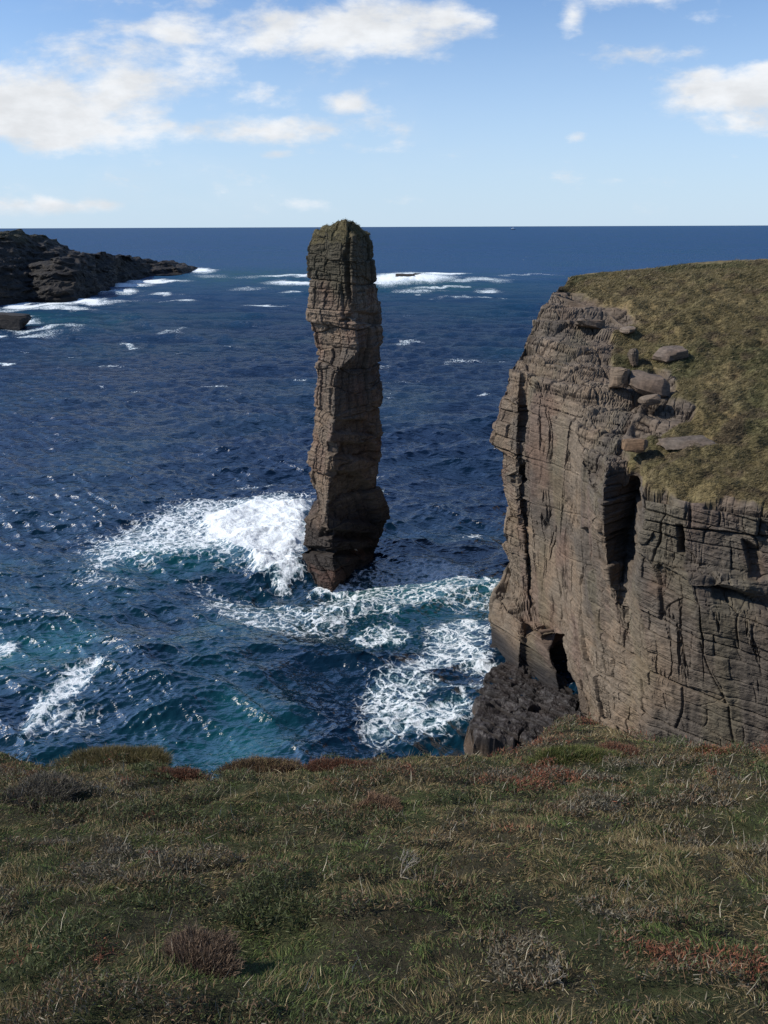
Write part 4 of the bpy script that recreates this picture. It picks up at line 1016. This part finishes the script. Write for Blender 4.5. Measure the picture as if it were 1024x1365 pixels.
# cloud field noise in sky-plane coordinates
cn = t.noise(t.vmap(cv, (1.0, 2.4, 1)), 5.5, 9, .60, dist=.15)
cn2 = t.noise(t.vmap(cv, (1.0, 2.0, 1)), 16.0, 6, .62)
CL = [(120, 120, 170, 62, .95), (70, 172, 170, 32, 1.0), (300, 172, 190, 20, .95), (350, 130, 75, 24, .6), (210, 100, 120, 40, .6), (470, 42, 150, 42, 1.0), (600, 32, 75, 30, .75), (370, 55, 60, 24, .8), (458, 138, 52, 15, .75), (965, 118, 82, 28, 1.0), (1040, 110, 80, 34, 1.0), (766, 184, 24, 10, .9), (762, 20, 18, 20, .7), (368, 206, 26, 7, .6), (250, 38, 70, 20, .6), (60, 40, 60, 22, .35), (50, 274, 90, 11, .52), (115, 276, 60, 10, .5), (-120, 150, 200, 70, 1.0), (60, 85, 130, 30, .55), (985, 160, 70, 22, .45), (960, 70, 120, 12, .45), (540, 268, 70, 9, .42), (415, 272, 40, 9, .30), (860, 240, 120, 12, .35), (480, 200, 90, 12, .42), (700, -60, 300, 50, .6), (200, -80, 400, 60, .8)]
acc = None
for u, v, ru, rv, a in CL:
    d = ray(u, v); cxy = (d[0] / d[1], d[2] / d[1])
    q = t.n('ShaderNodeVectorMath', operation='SUBTRACT', i={0: cv, 1: (cxy[0], cxy[1], 0)}).outputs[0]
    q = t.vmap(q, (FPX / ru * .94, FPX / rv * .90, 0))
    l = t.n('ShaderNodeVectorMath', operation='LENGTH', i={0: q}).outputs['Value']
    g_ = t.smooth(l, 1.45, 0.0, 0.0, a)
    acc = g_ if acc is None else t.math('MAXIMUM', acc, g_)
val = t.math('ADD', t.math('MULTIPLY', acc, .95), t.math('ADD', t.math('MULTIPLY', t.math('SUBTRACT', cn, .46), 2.7), t.math('MULTIPLY', t.math('SUBTRACT', cn2, .5), 1.15)))
cov = t.smooth(val, .30, 1.0)
# thin veil everywhere, more on the left
veil = t.math('MULTIPLY', t.smooth(cn, .45, .75, 0, .16), t.smooth(hxx, .4, -.3))
cov = t.math('MAXIMUM', cov, veil)
front = t.smooth(sx.outputs[1], .03, .2); cov = t.math('MULTIPLY', cov, front)
cov = t.math('MULTIPLY', cov, t.smooth(hzz, 0.0, .03))
shade = t.smooth(t.noise(t.vmap(cv, (1, 2.2, 1)), 9.0, 5, .6), .35, .65, .80, .98)
ccol = t.mix(1.0, (.93, .96, 1.0), shade, blend='MULTIPLY')
skc = t.mix(1.0, sk.outputs[0], t.mix(t.smooth(sx.outputs[2], .0, .22), (.70, .86, 1.18), (.86, .95, 1.10)), blend='MULTIPLY')
bgh = t.n('ShaderNodeBackground', i={0: (.58, .74, .90, 1), 1: 1.0})
bg0 = t.n('ShaderNodeBackground', i={0: skc, 1: .135})
bg1 = t.n('ShaderNodeMixShader', i={0: t.smooth(sx.outputs[2], .26, -.02, 0, .85), 1: bg0.outputs[0], 2: bgh.outputs[0]}); bg2 = t.n('ShaderNodeBackground', i={0: ccol, 1: 1.0})
mxs = t.n('ShaderNodeMixShader', i={0: cov, 1: bg1.outputs[0], 2: bg2.outputs[0]})
t.n('ShaderNodeOutputWorld', i={0: mxs.outputs[0]})

S.view_settings.view_transform = 'Standard'; S.view_settings.look = 'None'; S.view_settings.exposure = 0.0; S.view_settings.gamma = 1.0
S.cycles.use_denoising = True; S.cycles.denoising_input_passes = 'RGB_ALBEDO_NORMAL'; S.cycles.denoising_prefilter = 'NONE'
try: S.cycles.denoiser = 'OPENIMAGEDENOISE'
except Exception: pass
S.cycles.sample_clamp_direct = 1.3; S.cycles.sample_clamp_indirect = 4
S.cycles.max_bounces = 6; S.cycles.diffuse_bounces = 3; S.cycles.glossy_bounces = 3
